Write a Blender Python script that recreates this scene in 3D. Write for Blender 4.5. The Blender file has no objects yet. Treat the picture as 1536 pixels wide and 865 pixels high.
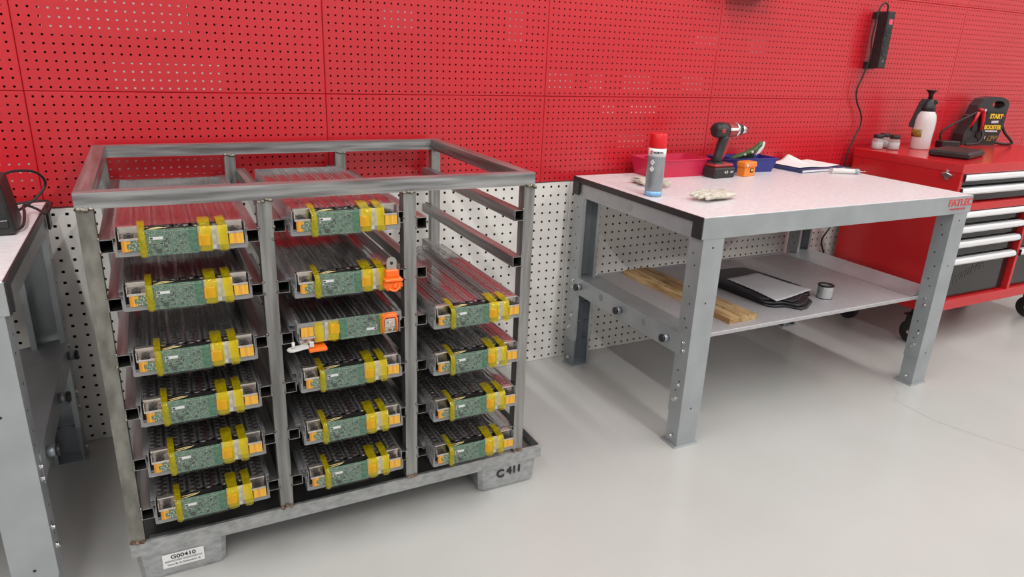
import bpy, bmesh, math, random
from mathutils import Vector, Matrix, Euler
random.seed(7)
S = bpy.context.scene
C = S.collection
PI = math.pi

# ------------------------------------------------------------------ camera
cd = bpy.data.cameras.new('camera'); cam = bpy.data.objects.new('camera', cd); C.objects.link(cam)
cam.location = (-0.567977, -2.565927, 1.366878)
cam.rotation_euler = (1.24065698, -0.03980836, -0.46915093)
cd.sensor_width = 36; cd.lens = 1039.819 / 1536 * 36; cd.clip_start = 0.05
S.camera = cam

# ------------------------------------------------------------------ world, lights, exposure
w = bpy.data.worlds.new('world'); S.world = w; w.use_nodes = True
w.node_tree.nodes['Background'].inputs[0].default_value = (0.9, 0.95, 1.0, 1)
w.node_tree.nodes['Background'].inputs[1].default_value = 0.05
S.view_settings.view_transform = 'Standard'; S.view_settings.look = 'None'
S.view_settings.exposure = 0.0; S.view_settings.gamma = 1; S.view_settings.use_curve_mapping = False

CEIL = 3.3
# rows of strip lamps running away from the back wall
LIGHTS = [(lx, ly) for lx in (-3.5, -1.2, 1.1, 3.4, 5.7) for ly in (-2.35, -6.15)]
for i, (lx, ly) in enumerate(LIGHTS):
    ld = bpy.data.lights.new('lamp_light', 'AREA'); ld.shape = 'RECTANGLE'
    ld.size = 0.09; ld.size_y = 3.5; ld.energy = 52.0 if ly > -3 else 34.0; ld.color = (1.0, 0.985, 0.965)
    lo = bpy.data.objects.new('lamp_light', ld); C.objects.link(lo); lo.location = (lx, ly, CEIL - 0.075)

# ------------------------------------------------------------------ materials
MAT = {}
def newmat(name):
    m = bpy.data.materials.new(name); m.use_nodes = True; MAT[name] = m
    nt = m.node_tree; return m, nt, nt.nodes['Principled BSDF']
def setp(b, col=None, rough=None, metal=None, spec=None, **k):
    if col is not None: b.inputs['Base Color'].default_value = (*col, 1)
    if rough is not None: b.inputs['Roughness'].default_value = rough
    if metal is not None: b.inputs['Metallic'].default_value = metal
    if spec is not None: b.inputs['Specular IOR Level'].default_value = spec
    for n, v in k.items(): b.inputs[n].default_value = v
def mat(name, col, rough=0.5, metal=0.0, var=0.0, scale=20.0, bump=0.0, stretch=(1, 1, 1), spec=0.5, col2=None, bscale=None, detail=4.0, lo=0.35, hi=0.65, rvar=0.0):
    m, nt, b = newmat(name); setp(b, col, rough, metal, spec)
    if var or bump or col2:
        tc = nt.nodes.new('ShaderNodeTexCoord'); mp = nt.nodes.new('ShaderNodeMapping'); mp.inputs['Scale'].default_value = stretch
        nt.links.new(tc.outputs['Object'], mp.inputs[0])
        n = nt.nodes.new('ShaderNodeTexNoise'); n.inputs['Scale'].default_value = scale; n.inputs['Detail'].default_value = detail
        nt.links.new(mp.outputs[0], n.inputs['Vector'])
        if var or col2:
            r = nt.nodes.new('ShaderNodeValToRGB')
            c2 = col2 or tuple(min(1, c * (1 + var)) for c in col); c1 = col if col2 else tuple(c * (1 - var) for c in col)
            r.color_ramp.elements[0].color = (*c1, 1); r.color_ramp.elements[1].color = (*c2, 1)
            r.color_ramp.elements[0].position = lo; r.color_ramp.elements[1].position = hi
            nt.links.new(n.outputs['Fac'], r.inputs[0]); nt.links.new(r.outputs[0], b.inputs['Base Color'])
        if rvar:
            mr = nt.nodes.new('ShaderNodeMapRange'); mr.inputs['To Min'].default_value = max(0.02, rough - rvar); mr.inputs['To Max'].default_value = rough + rvar
            nt.links.new(n.outputs['Fac'], mr.inputs['Value']); nt.links.new(mr.outputs[0], b.inputs['Roughness'])
        if bump:
            n2 = n
            if bscale:
                n2 = nt.nodes.new('ShaderNodeTexNoise'); n2.inputs['Scale'].default_value = bscale; nt.links.new(mp.outputs[0], n2.inputs['Vector'])
            bp = nt.nodes.new('ShaderNodeBump'); bp.inputs['Strength'].default_value = bump; bp.inputs['Distance'].default_value = 0.004
            nt.links.new(n2.outputs['Fac'], bp.inputs['Height']); nt.links.new(bp.outputs[0], b.inputs['Normal'])
    return m
def clear(name, tint, rough=0.08, alpha=0.2, ior=1.5, col=None, bump=0.0, scale=60, stretch=(1, 1, 1), power=4.5):
    """thin clear plastic: transparent straight through, fresnel gloss on top"""
    m, nt, b = newmat(name); nt.nodes.remove(b)
    out = nt.nodes['Material Output']
    tr = nt.nodes.new('ShaderNodeBsdfTransparent'); tr.inputs[0].default_value = (*tint, 1)
    df = nt.nodes.new('ShaderNodeBsdfDiffuse'); df.inputs[0].default_value = (*(col or tint), 1)
    gl = nt.nodes.new('ShaderNodeBsdfGlossy'); gl.inputs['Roughness'].default_value = rough
    fr = nt.nodes.new('ShaderNodeLayerWeight'); fr.inputs['Blend'].default_value = 0.5
    pw = nt.nodes.new('ShaderNodeMath'); pw.operation = 'POWER'; pw.inputs[1].default_value = power
    f0 = ((ior - 1) / (ior + 1)) ** 2
    ma = nt.nodes.new('ShaderNodeMath'); ma.operation = 'MULTIPLY_ADD'; ma.inputs[1].default_value = 1 - f0; ma.inputs[2].default_value = f0
    nt.links.new(fr.outputs['Facing'], pw.inputs[0]); nt.links.new(pw.outputs[0], ma.inputs[0])
    m1 = nt.nodes.new('ShaderNodeMixShader'); m1.inputs[0].default_value = alpha
    m2 = nt.nodes.new('ShaderNodeMixShader')
    L = nt.links
    L.new(tr.outputs[0], m1.inputs[1]); L.new(df.outputs[0], m1.inputs[2])
    L.new(ma.outputs[0], m2.inputs[0]); L.new(m1.outputs[0], m2.inputs[1]); L.new(gl.outputs[0], m2.inputs[2])
    L.new(m2.outputs[0], out.inputs[0])
    if bump:
        tc = nt.nodes.new('ShaderNodeTexCoord'); mp = nt.nodes.new('ShaderNodeMapping'); mp.inputs['Scale'].default_value = stretch
        n = nt.nodes.new('ShaderNodeTexNoise'); n.inputs['Scale'].default_value = scale
        bp = nt.nodes.new('ShaderNodeBump'); bp.inputs['Strength'].default_value = bump; bp.inputs['Distance'].default_value = 0.003
        L.new(tc.outputs['Object'], mp.inputs[0]); L.new(mp.outputs[0], n.inputs['Vector']); L.new(n.outputs['Fac'], bp.inputs['Height'])
        for q in (gl, fr): L.new(bp.outputs[0], q.inputs['Normal'])
    return m

M_red = mat('red_paint', (0.56, 0.014, 0.024), 0.30, spec=0.75, var=0.04, scale=1.5, bump=0.02, bscale=300)
M_white = mat('cream_paint', (0.78, 0.76, 0.72), 0.38, var=0.02, scale=2)
M_hidden = mat('wall_plaster', (0.75, 0.74, 0.72), 0.8, var=0.04, scale=3)
M_holeshade = mat('hole_shade_dark', (0.02, 0.018, 0.018), 0.9, var=0.2, scale=5)
M_ceil = mat('ceiling_paint', (0.62, 0.62, 0.62), 0.9, var=0.02, scale=2)
M_roomwall = mat('room_wall_paint', (0.80, 0.80, 0.80), 0.8, var=0.03, scale=2)
M_greywall = mat('grey_side_wall', (0.20, 0.20, 0.21), 0.8, var=0.03, scale=2)
M_floor = mat('epoxy_floor', (0.45, 0.45, 0.43), 0.24, var=0.0, scale=0.9, col2=(0.50, 0.50, 0.485), rvar=0.07, bump=0.02, bscale=40)
M_zinc = mat('zinc_plated_steel', (0.40, 0.43, 0.445), 0.42, 0.55, var=0.07, scale=9, rvar=0.05, bump=0.02, bscale=150)
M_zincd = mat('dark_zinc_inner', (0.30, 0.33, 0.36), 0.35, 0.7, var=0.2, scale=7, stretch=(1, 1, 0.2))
M_lam = mat('speckled_laminate', (0.62, 0.60, 0.62), 0.34, scale=38, stretch=(1, 5, 1), col2=(0.78, 0.76, 0.78), detail=8, rvar=0.04)
M_black = mat('black_plastic', (0.018, 0.017, 0.018), 0.42, var=0.15, scale=30)
M_blackg = mat('glossy_black', (0.012, 0.012, 0.013), 0.15, var=0.1, scale=5)
M_rubber = mat('black_rubber', (0.02, 0.02, 0.021), 0.6, var=0.2, scale=50)
M_tube = mat('mill_steel_tube', (0.20, 0.20, 0.20), 0.38, 0.72, scale=75, stretch=(0.06, 1, 1), col2=(0.46, 0.465, 0.47), bump=0.15, bscale=40, detail=6, rvar=0.08)
M_tubey = mat('mill_steel_side_tube', (0.20, 0.195, 0.19), 0.36, 0.75, scale=60, stretch=(1, 0.06, 1), col2=(0.42, 0.415, 0.41), bump=0.15, bscale=40, rvar=0.08)
M_tubev = mat('mill_steel_post', (0.20, 0.197, 0.19), 0.40, 0.7, scale=45, stretch=(1, 1, 0.07), col2=(0.40, 0.40, 0.39), bump=0.12, bscale=50, rvar=0.08)
M_olive = mat('olive_stained_steel', (0.15, 0.148, 0.128), 0.44, 0.6, scale=30, col2=(0.30, 0.295, 0.26), detail=8, bump=0.1, stretch=(1, 1, 0.4))
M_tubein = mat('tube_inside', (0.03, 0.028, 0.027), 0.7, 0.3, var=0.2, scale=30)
M_tray = mat('worn_galvanised', (0.33, 0.34, 0.345), 0.40, 0.5, scale=70, stretch=(0.6, 0.6, 1), col2=(0.47, 0.48, 0.485), bump=0.12, bscale=90, detail=8, rvar=0.1)
M_pan = mat('dirty_pan_steel', (0.11, 0.11, 0.115), 0.42, 0.6, scale=5, col2=(0.24, 0.24, 0.235), detail=8, bump=0.1)
M_weld = mat('weld_bead', (0.10, 0.085, 0.07), 0.35, 0.8, scale=60, col2=(0.35, 0.32, 0.27), bump=0.6, bscale=120)
M_rust = mat('rusty_weld', (0.12, 0.06, 0.03), 0.6, 0.4, scale=60, col2=(0.35, 0.27, 0.22), bump=0.6, bscale=120)
M_pcb = mat('green_board', (0.04, 0.125, 0.07), 0.25, scale=480, col2=(0.22, 0.31, 0.235), detail=3, lo=0.42, hi=0.60)
M_pcbp = mat('plain_green_board', (0.03, 0.135, 0.07), 0.22, scale=160, col2=(0.09, 0.24, 0.14), detail=3)
M_chip = mat('chip_grey', (0.05, 0.05, 0.05), 0.4, var=0.3, scale=200)
M_solder = mat('silver_solder', (0.55, 0.56, 0.56), 0.3, 0.6, var=0.2, scale=100)
M_label = mat('white_label', (0.82, 0.82, 0.82), 0.45, var=0.03, scale=30)
M_ink = mat('black_ink', (0.02, 0.02, 0.02), 0.5, var=0.1, scale=40)
M_redink = mat('red_ink', (0.62, 0.06, 0.06), 0.4, var=0.06, scale=60)
M_amber = mat('amber_plate', (0.60, 0.24, 0.02), 0.3, scale=130, stretch=(1, 1, 0.05), col2=(0.85, 0.50, 0.06))
M_term = mat('nickel_terminal', (0.62, 0.57, 0.52), 0.22, 0.85, var=0.12, scale=50, rvar=0.08)
M_cell = mat('dark_cell', (0.02, 0.02, 0.02), 0.3, 0.0, var=0.3, scale=90)
M_cellglint = mat('cell_glint_ring', (0.20, 0.19, 0.20), 0.2, 0.5, var=0.3, scale=90)  # specular ring on the cell tops, put in as a lighter colour
M_tbase = mat('nickel_dark_reflection', (0.16, 0.14, 0.13), 0.2, 0.8, var=0.2, scale=50)  # dark reflection on the terminal's lower plate, put into its base colour
M_tapeback = mat('pale_tape_backing', (0.55, 0.52, 0.44), 0.4, var=0.1, scale=60)
M_redwire = mat('dark_red_wire', (0.25, 0.02, 0.03), 0.4, var=0.1, scale=60)
M_tape = clear('amber_tape', (0.92, 0.80, 0.06), 0.10, 0.26, 1.5, col=(0.92, 0.72, 0.01), bump=1.0, scale=90)
M_lid = clear('clear_lid', (0.93, 0.92, 0.92), 0.06, 0.03, 1.6, col=(0.6, 0.57, 0.57), power=2.8, bump=0.25, scale=22, stretch=(3, 0.5, 1))
M_rib = clear('clear_rib', (0.90, 0.90, 0.90), 0.15, 0.30, 1.7, col=(0.55, 0.53, 0.53))
M_case = clear('clear_case', (0.85, 0.86, 0.87), 0.10, 0.38, 1.5, col=(0.50, 0.505, 0.51), bump=0.3, scale=40)
M_film = clear('clear_film', (0.98, 0.98, 0.98), 0.10, 0.02, 1.25, col=(0.6, 0.62, 0.62), bump=0.2, scale=40)
M_wireY = mat('yellow_wire', (0.75, 0.60, 0.28), 0.4, var=0.1, scale=50)
M_orange = mat('orange_plastic', (0.90, 0.16, 0.015), 0.35, var=0.05, scale=20)
M_orangel = mat('light_orange_plastic', (0.85, 0.24, 0.03), 0.38, var=0.06, scale=20)
M_redcap = mat('red_cap', (0.68, 0.012, 0.02), 0.25, var=0.05, scale=10)
M_binred = mat('crimson_bin_plastic', (0.60, 0.022, 0.075), 0.35, var=0.06, scale=8)
M_blue = mat('navy_bin_plastic', (0.025, 0.03, 0.22), 0.35, var=0.08, scale=8)
M_navy = mat('navy_cover', (0.03, 0.045, 0.14), 0.5, var=0.1, scale=30)
M_paper = mat('white_paper', (0.86, 0.85, 0.85), 0.7, var=0.02, scale=10)
M_cangrey = mat('can_grey', (0.26, 0.29, 0.31), 0.32, 0.3, scale=300, stretch=(1, 1, 3), col2=(0.33, 0.36, 0.38))
M_canblue = mat('can_blue', (0.22, 0.48, 0.80), 0.3, 0.1, var=0.1, scale=50)
M_glove = mat('knitted_glove', (0.50, 0.46, 0.37), 0.9, scale=45, col2=(0.68, 0.65, 0.57), bump=0.5, bscale=400)
M_dark = mat('charcoal_plastic', (0.020, 0.019, 0.019), 0.45, var=0.2, scale=30)
M_drillred = mat('dark_red_plastic', (0.33, 0.03, 0.03), 0.35, var=0.15, scale=20)
M_chrome = mat('chrome', (0.72, 0.72, 0.72), 0.15, 0.95, var=0.05, scale=20)
M_alu = mat('satin_aluminium', (0.80, 0.81, 0.82), 0.38, 0.2, var=0.04, scale=12, stretch=(0.1, 1, 1))
M_greenh = mat('green_handle', (0.05, 0.12, 0.035), 0.4, var=0.4, scale=50)
M_wood = mat('pine_board', (0.33, 0.19, 0.075), 0.65, scale=11, stretch=(4, 0.6, 4), col2=(0.58, 0.40, 0.20), detail=9, bump=0.4, bscale=50, lo=0.40, hi=0.60)
M_knot = mat('dark_wood_mark', (0.10, 0.05, 0.02), 0.7, var=0.3, scale=60)
M_bag = mat('black_pouch', (0.014, 0.013, 0.016), 0.38, var=0.3, scale=20, bump=0.2)
M_greypaper = mat('grey_sheet', (0.55, 0.54, 0.56), 0.5, var=0.05, scale=8)
M_wirespool = mat('silver_wire', (0.72, 0.73, 0.74), 0.25, 0.6, scale=400, stretch=(0.01, 0.01, 1), col2=(0.5, 0.51, 0.52), bump=0.3)
M_cab = mat('cabinet_red', (0.55, 0.016, 0.02), 0.18, var=0.04, scale=3)
M_drawer = mat('drawer_black', (0.012, 0.012, 0.012), 0.10, var=0.1, scale=3)
M_emboss = mat('embossed_grey', (0.035, 0.035, 0.034), 0.25, var=0.1, scale=10)
M_bottle = clear('milky_bottle', (0.85, 0.83, 0.82), 0.25, 0.86, 1.45, col=(0.83, 0.80, 0.78))
M_jar = clear('clear_jar', (0.88, 0.90, 0.90), 0.08, 0.30, 1.5, col=(0.7, 0.7, 0.7))
M_jarfill = mat('pale_jar_filling', (0.78, 0.76, 0.76), 0.6, var=0.05, scale=20)
M_yellow = mat('yellow_print', (0.85, 0.60, 0.02), 0.4, var=0.05, scale=30)
M_ochre = mat('ochre_label', (0.42, 0.30, 0.05), 0.4, scale=60, col2=(0.12, 0.09, 0.03))
M_clampred = mat('clamp_red', (0.60, 0.02, 0.03), 0.3, var=0.1, scale=20)
M_boost = mat('anthracite_shell', (0.033, 0.035, 0.038), 0.32, var=0.1, scale=20)
M_pink = mat('switch_pink', (0.75, 0.08, 0.16), 0.25, var=0.05, scale=20)
M_crack = mat('crack_dark', (0.23, 0.22, 0.20), 0.8, var=0.3, scale=30)
M_needle = mat('pale_tube_cap', (0.35, 0.42, 0.48), 0.3, var=0.1, scale=40)
m, nt, b = newmat('lamp_diffuser'); setp(b, (0.9, 0.9, 0.9), 0.6)
b.inputs['Emission Color'].default_value = (1, 0.98, 0.96, 1); b.inputs['Emission Strength'].default_value = 4.0
M_lamp = m
M_frame = mat('white_housing', (0.75, 0.75, 0.75), 0.5, var=0.02, scale=10)

# ------------------------------------------------------------------ mesh helpers
class MB:
    def __init__(s): s.v = []; s.f = []; s.mi = []; s.sm = []; s.T = Matrix.Identity(4); s.m = 0; s.smooth = False
    def add(s, vs, fs, sm=None):
        o = len(s.v); s.v += [tuple(s.T @ Vector(p)) for p in vs]
        s.f += [tuple(i + o for i in f) for f in fs]; s.mi += [s.m] * len(fs); s.sm += [s.smooth if sm is None else sm] * len(fs)
        return s
    def box(s, x0, x1, y0, y1, z0, z1, b=0.0):
        if b <= 0:
            vs = [(x, y, z) for z in (z0, z1) for y in (y0, y1) for x in (x0, x1)]
            return s.add(vs, [(0, 2, 3, 1), (4, 5, 7, 6), (0, 1, 5, 4), (2, 6, 7, 3), (0, 4, 6, 2), (1, 3, 7, 5)], False)
        vs = []; ix = {}
        for sx in (0, 1):
            for sy in (0, 1):
                for sz in (0, 1):
                    X, Y, Z = (x0, x1)[sx], (y0, y1)[sy], (z0, z1)[sz]; dx, dy, dz = (b, -b)[sx], (b, -b)[sy], (b, -b)[sz]
                    for k, p in enumerate(((X, Y + dy, Z + dz), (X + dx, Y, Z + dz), (X + dx, Y + dy, Z))):
                        ix[sx, sy, sz, k] = len(vs); vs.append(p)
        fs = []
        for a in (0, 1):
            fs.append([ix[a, p, q, 0] for p, q in ((0, 0), (0, 1), (1, 1), (1, 0))][::1 if a == 0 else -1])
            fs.append([ix[p, a, q, 1] for p, q in ((0, 0), (1, 0), (1, 1), (0, 1))][::1 if a == 0 else -1])
            fs.append([ix[p, q, a, 2] for p, q in ((0, 0), (0, 1), (1, 1), (1, 0))][::1 if a == 0 else -1])
        for p in (0, 1):
            for q in (0, 1):
                fs.append((ix[p, q, 0, 0], ix[p, q, 0, 1], ix[p, q, 1, 1], ix[p, q, 1, 0]))
                fs.append((ix[p, 0, q, 0], ix[p, 0, q, 2], ix[p, 1, q, 2], ix[p, 1, q, 0]))
                fs.append((ix[0, p, q, 1], ix[0, p, q, 2], ix[1, p, q, 2], ix[1, p, q, 1]))
                for r in (0, 1): fs.append((ix[p, q, r, 0], ix[p, q, r, 1], ix[p, q, r, 2]))
        return s.add(vs, fs, False)
    def lathe(s, prof, n=20, axis='z', c=(0, 0, 0), sm=True, sx=1.0, sy=1.0):
        """prof: list of (r, h) from bottom to top; closed with caps"""
        vs = []; fs = []
        for r, h in prof:
            for i in range(n):
                a = 2 * PI * i / n; x, y = r * math.cos(a) * sx, r * math.sin(a) * sy
                p = (x, y, h) if axis == 'z' else ((h, x, y) if axis == 'x' else (y, h, x))
                vs.append((p[0] + c[0], p[1] + c[1], p[2] + c[2]))
        for k in range(len(prof) - 1):
            for i in range(n):
                j = (i + 1) % n; fs.append((k * n + i, k * n + j, (k + 1) * n + j, (k + 1) * n + i))
        s.add(vs, fs, sm)
        o = len(s.v) - len(vs)
        s.f.append(tuple(o + i for i in range(n))[::-1]); s.f.append(tuple(o + (len(prof) - 1) * n + i for i in range(n)))
        s.mi += [s.m] * 2; s.sm += [False] * 2
        return s
    def cyl(s, r, h0, h1, axis='z', c=(0, 0, 0), n=16, b=0.0):
        if b: return s.lathe([(r - b, h0), (r, h0 + b), (r, h1 - b), (r - b, h1)], n, axis, c)
        return s.lathe([(r, h0), (r, h1)], n, axis, c)
    def tube(s, pts, r, n=8, caps=True):
        pts = [Vector(p) for p in pts]; rr = r if isinstance(r, (list, tuple)) else [r] * len(pts)
        vs = []; fs = []; up = None
        for i, p in enumerate(pts):
            t = (pts[min(i + 1, len(pts) - 1)] - pts[max(i - 1, 0)]).normalized()
            if up is None: up = Vector((0, 0, 1)) if abs(t.z) < 0.9 else Vector((1, 0, 0))
            u = t.cross(up).normalized(); v = u.cross(t).normalized(); up = v
            for k in range(n):
                a = 2 * PI * k / n; vs.append(tuple(p + (u * math.cos(a) + v * math.sin(a)) * rr[i]))
        for i in range(len(pts) - 1):
            for k in range(n):
                j = (k + 1) % n; fs.append((i * n + k, i * n + j, (i + 1) * n + j, (i + 1) * n + k))
        fs.append(tuple(range(n))[::-1]); fs.append(tuple((len(pts) - 1) * n + k for k in range(n)))
        return s.add(vs, fs, True)
    def prism(s, outline, z0, z1, axis='z', hole=None):
        """extrude 2D outline; axis y: outline is (x,z) extruded along y; axis x: (y,z) along x"""
        n = len(outline)
        def P(p, h): return (p[0], p[1], h) if axis == 'z' else ((p[0], h, p[1]) if axis == 'y' else (h, p[0], p[1]))
        vs = [P(p, z0) for p in outline] + [P(p, z1) for p in outline]
        fs = [(i, (i + 1) % n, (i + 1) % n + n, i + n) for i in range(n)]
        fs += [tuple(range(n))[::-1], tuple(range(n, 2 * n))]
        return s.add(vs, fs, False)
    def ring(s, outer, inner, z0, z1, axis='y'):
        n = len(outer)
        def P(p, h): return (p[0], p[1], h) if axis == 'z' else ((p[0], h, p[1]) if axis == 'y' else (h, p[0], p[1]))
        vs = [P(p, z0) for p in outer] + [P(p, z1) for p in outer] + [P(p, z0) for p in inner] + [P(p, z1) for p in inner]
        fs = []
        for i in range(n):
            j = (i + 1) % n
            fs += [(i, j, n + j, n + i), (2 * n + j, 2 * n + i, 3 * n + i, 3 * n + j), (j, i, 2 * n + i, 2 * n + j), (n + i, n + j, 3 * n + j, 3 * n + i)]
        return s.add(vs, fs, False)
    def sqtube(s, x0, x1, y0, y1, z0, z1, axis, t=0.002):
        """hollow square tube, open ends, with dark inner (material index 1)"""
        if axis == 'y': o = [(x0, z0), (x1, z0), (x1, z1), (x0, z1)]; a, b_ = y0, y1
        elif axis == 'x': o = [(y0, z0), (y1, z0), (y1, z1), (y0, z1)]; a, b_ = x0, x1
        else: o = [(x0, y0), (x1, y0), (x1, y1), (x0, y1)]; a, b_ = z0, z1
        c0 = sum(p[0] for p in o) / 4; c1 = sum(p[1] for p in o) / 4
        inn = [(p[0] + (t if p[0] < c0 else -t), p[1] + (t if p[1] < c1 else -t)) for p in o]
        k = len(s.mi); s.ring(o, inn, a, b_, axis)
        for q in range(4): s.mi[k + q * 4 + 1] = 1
        return s
    def build(s, name, mats, parent=None, key=None):
        me = bpy.data.meshes.new(name); me.from_pydata(s.v, [], s.f)
        for m_ in (mats if isinstance(mats, (list, tuple)) else [mats]): me.materials.append(m_)
        me.polygons.foreach_set('material_index', s.mi); me.polygons.foreach_set('use_smooth', s.sm)
        bm = bmesh.new(); bm.from_mesh(me); bmesh.ops.recalc_face_normals(bm, faces=bm.faces); bm.to_mesh(me); bm.free()
        return link(name, me, parent)
def link(name, me, parent=None, loc=None, rot=None):
    o = bpy.data.objects.new(name, me); C.objects.link(o)
    if parent: o.parent = parent
    if loc: o.location = loc
    if rot: o.rotation_euler = rot
    return o
def tag(o, label=None, cat=None, group=None, kind=None):
    if label: o['label'] = label
    if cat: o['category'] = cat
    if group: o['group'] = group
    if kind: o['kind'] = kind
    return o
def thing(name, label, cat, loc, rz=0.0, group=None, rot=None):
    o = bpy.data.objects.new(name, None); C.objects.link(o); o.empty_display_size = 0.05
    o.location = loc; o.rotation_euler = rot or (0, 0, rz)
    return tag(o, label, cat, group)
KIDS = {}
def copy_tree(src, parent=None):
    c = src.copy(); C.objects.link(c); c.parent = parent
    for ch in [o for o in bpy.data.objects if o.parent == src]: copy_tree(ch, c)
    return c
def text(name, body, size, m_, parent, loc, rot=(PI / 2, 0, 0), ext=0.0006, align='CENTER', shear=0.0, sx=1.0, bold=0.0):
    cu = bpy.data.curves.new(name, 'FONT'); cu.body = body; cu.size = size; cu.extrude = ext; cu.align_x = align; cu.align_y = 'CENTER'
    cu.shear = shear; cu.offset = bold; cu.resolution_u = 3
    t = bpy.data.objects.new('t', cu); C.objects.link(t)
    bpy.context.view_layer.update()
    me = bpy.data.meshes.new_from_object(t.evaluated_get(bpy.context.evaluated_depsgraph_get()))
    bpy.data.objects.remove(t); me.materials.clear(); me.materials.append(m_); me.name = name
    o = link(name, me, parent, loc, rot); o.scale = (sx, 1, 1); return o
def catmull(pts, k=6):
    P = [Vector(p) for p in pts]; P = [P[0] * 2 - P[1]] + P + [P[-1] * 2 - P[-2]]; out = []
    for i in range(1, len(P) - 2):
        for j in range(k):
            t = j / k; a, b_, c, d = P[i - 1:i + 3]
            out.append(0.5 * ((2 * b_) + (c - a) * t + (2 * a - 5 * b_ + 4 * c - d) * t * t + (3 * b_ - a - 3 * c + d) * t ** 3))
    out.append(P[-2]); return out

# ------------------------------------------------------------------ setting
X0, X1, YF = -5.0, 7.6, -10.0
fl = MB().box(X0, X1, YF, 0.30, -0.12, 0).build('floor', M_floor); tag(fl, kind='structure')
ce = MB().box(X0, X1, YF, 0.30, CEIL, CEIL + 0.1).build('ceiling', M_ceil); tag(ce, kind='structure')
wb = MB().box(X0, X1, 0.055, 0.25, 0, CEIL).build('wall_back', M_hidden); tag(wb, kind='structure')
tag(MB().box(X0 - 0.1, X0, YF, 0.25, 0, CEIL).build('wall_left', M_greywall), kind='structure')
tag(MB().box(X1, X1 + 0.1, YF, 0.25, 0, CEIL).build('wall_right', M_roomwall), kind='structure')
tag(MB().box(X0, X1, YF - 0.1, YF, 0, CEIL).build('wall_front', M_roomwall), kind='structure')

def perforated(nx, nz, p, W, H, r, n, th=0.0015, ch=0.0022, dep=0.014):
    """perforated sheet in the XZ plane facing -y, real holes, folded edges. origin lower left"""
    mx = (W - (nx - 1) * p) / 2; mz = (H - (nz - 1) * p) / 2
    xs = [ch] + [mx + (i + 0.5) * p for i in range(nx - 1)] + [W - ch]
    zs = [ch] + [mz + (i + 0.5) * p for i in range(nz - 1)] + [H - ch]
    v = []; f = []
    off = PI / 8 if n == 8 else PI / 4
    ring = [(r * math.cos(off + 2 * PI * k / n), r * math.sin(off + 2 * PI * k / n)) for k in range(n)]
    if n == 4: ring = [(r, r), (-r, r), (-r, -r), (r, -r)]
    for a in range(nx):
        for c in range(nz):
            o = len(v); cx, cz = mx + a * p, mz + c * p
            v += [(xs[a + 1], 0, zs[c + 1]), (xs[a], 0, zs[c + 1]), (xs[a], 0, zs[c]), (xs[a + 1], 0, zs[c])]
            v += [(cx + q[0], 0, cz + q[1]) for q in ring] + [(cx + q[0], th, cz + q[1]) for q in ring]
            R = [o + 4 + k for k in range(n)]; Q = [o + 4 + n + k for k in range(n)]
            if n == 4:
                for k in range(4): f.append((o + k, o + (k + 1) % 4, R[(k + 1) % 4], R[k]))
            else:   # octagon: vertex 0 at 22.5deg; corner k (45+90k) sits between verts 2k and 2k+1
                for k in range(4):
                    f.append((o + k, R[2 * k + 1], R[2 * k]))
                    f.append((o + k, o + (k + 1) % 4, R[(2 * k + 2) % 8], R[2 * k + 1]))
            for k in range(n): f.append((R[k], R[(k + 1) % n], Q[(k + 1) % n], Q[k]))
    o = len(v)
    for q, y in ((ch, 0), (0, ch), (0, dep)):
        v += [(q, y, q), (W - q, y, q), (W - q, y, H - q), (q, y, H - q)]
    for k in range(2):
        for i in range(4): f.append((o + 4 * k + i, o + 4 * k + (i + 1) % 4, o + 4 * k + 4 + (i + 1) % 4, o + 4 * k + 4 + i))
    me = bpy.data.meshes.new('panel'); me.from_pydata(v, [], f); return me
Z1 = 1.19575; PW = 0.891; g = 0.0012
me_a = perforated(35, 14, 0.025, PW - g, 0.355 - g, 0.0036, 8); me_a.materials.append(M_red)
me_b = perforated(35, 20, 0.025, PW - g, 0.500 - g, 0.0036, 8); me_b.materials.append(M_red)
rp = random.Random(21)
for k in range(-4, 7):
    x = k * PW
    if x < X0 or x + PW > X1: continue
    for me, z in ((me_a, Z1 - 0.355), (me_b, Z1), (me_b, Z1 + 0.5)):
        link('panel', me, wb, (x + g / 2, 0, z + g / 2), (rp.uniform(-.0016, .0016), 0, rp.uniform(-.0012, .0012)))
me_w = perforated(39, 22, 0.038, 1.482 - g, 0.837, 0.0047, 4); me_w.materials.append(M_white)
ws = 1.0456
for k in range(-3, 4):
    x = ws + k * 1.482
    if x < X0 or x + 1.482 > X1: continue
    link('panel', me_w, wb, (x + g / 2, 0.005, 0.0002))

MB().box(X0, X1, 0.045, 0.054, 0.0, 2.25).build('hole_shade_board', M_holeshade, wb)  # added dark board; shade inside the panel holes is put into its colour
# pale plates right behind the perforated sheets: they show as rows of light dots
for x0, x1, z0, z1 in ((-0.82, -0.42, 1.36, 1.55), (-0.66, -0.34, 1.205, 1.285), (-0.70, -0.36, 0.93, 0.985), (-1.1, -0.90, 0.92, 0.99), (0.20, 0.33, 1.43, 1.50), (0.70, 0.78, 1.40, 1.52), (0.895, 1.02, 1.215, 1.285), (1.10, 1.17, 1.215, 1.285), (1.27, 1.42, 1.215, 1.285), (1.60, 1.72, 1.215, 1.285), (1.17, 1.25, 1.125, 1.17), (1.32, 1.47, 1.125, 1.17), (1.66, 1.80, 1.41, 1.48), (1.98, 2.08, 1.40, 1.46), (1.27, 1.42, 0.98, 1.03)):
    MB().box(x0, x1, 0.0030, 0.0060, z0, z1).build('backing_plate', M_label, wb)

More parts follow.
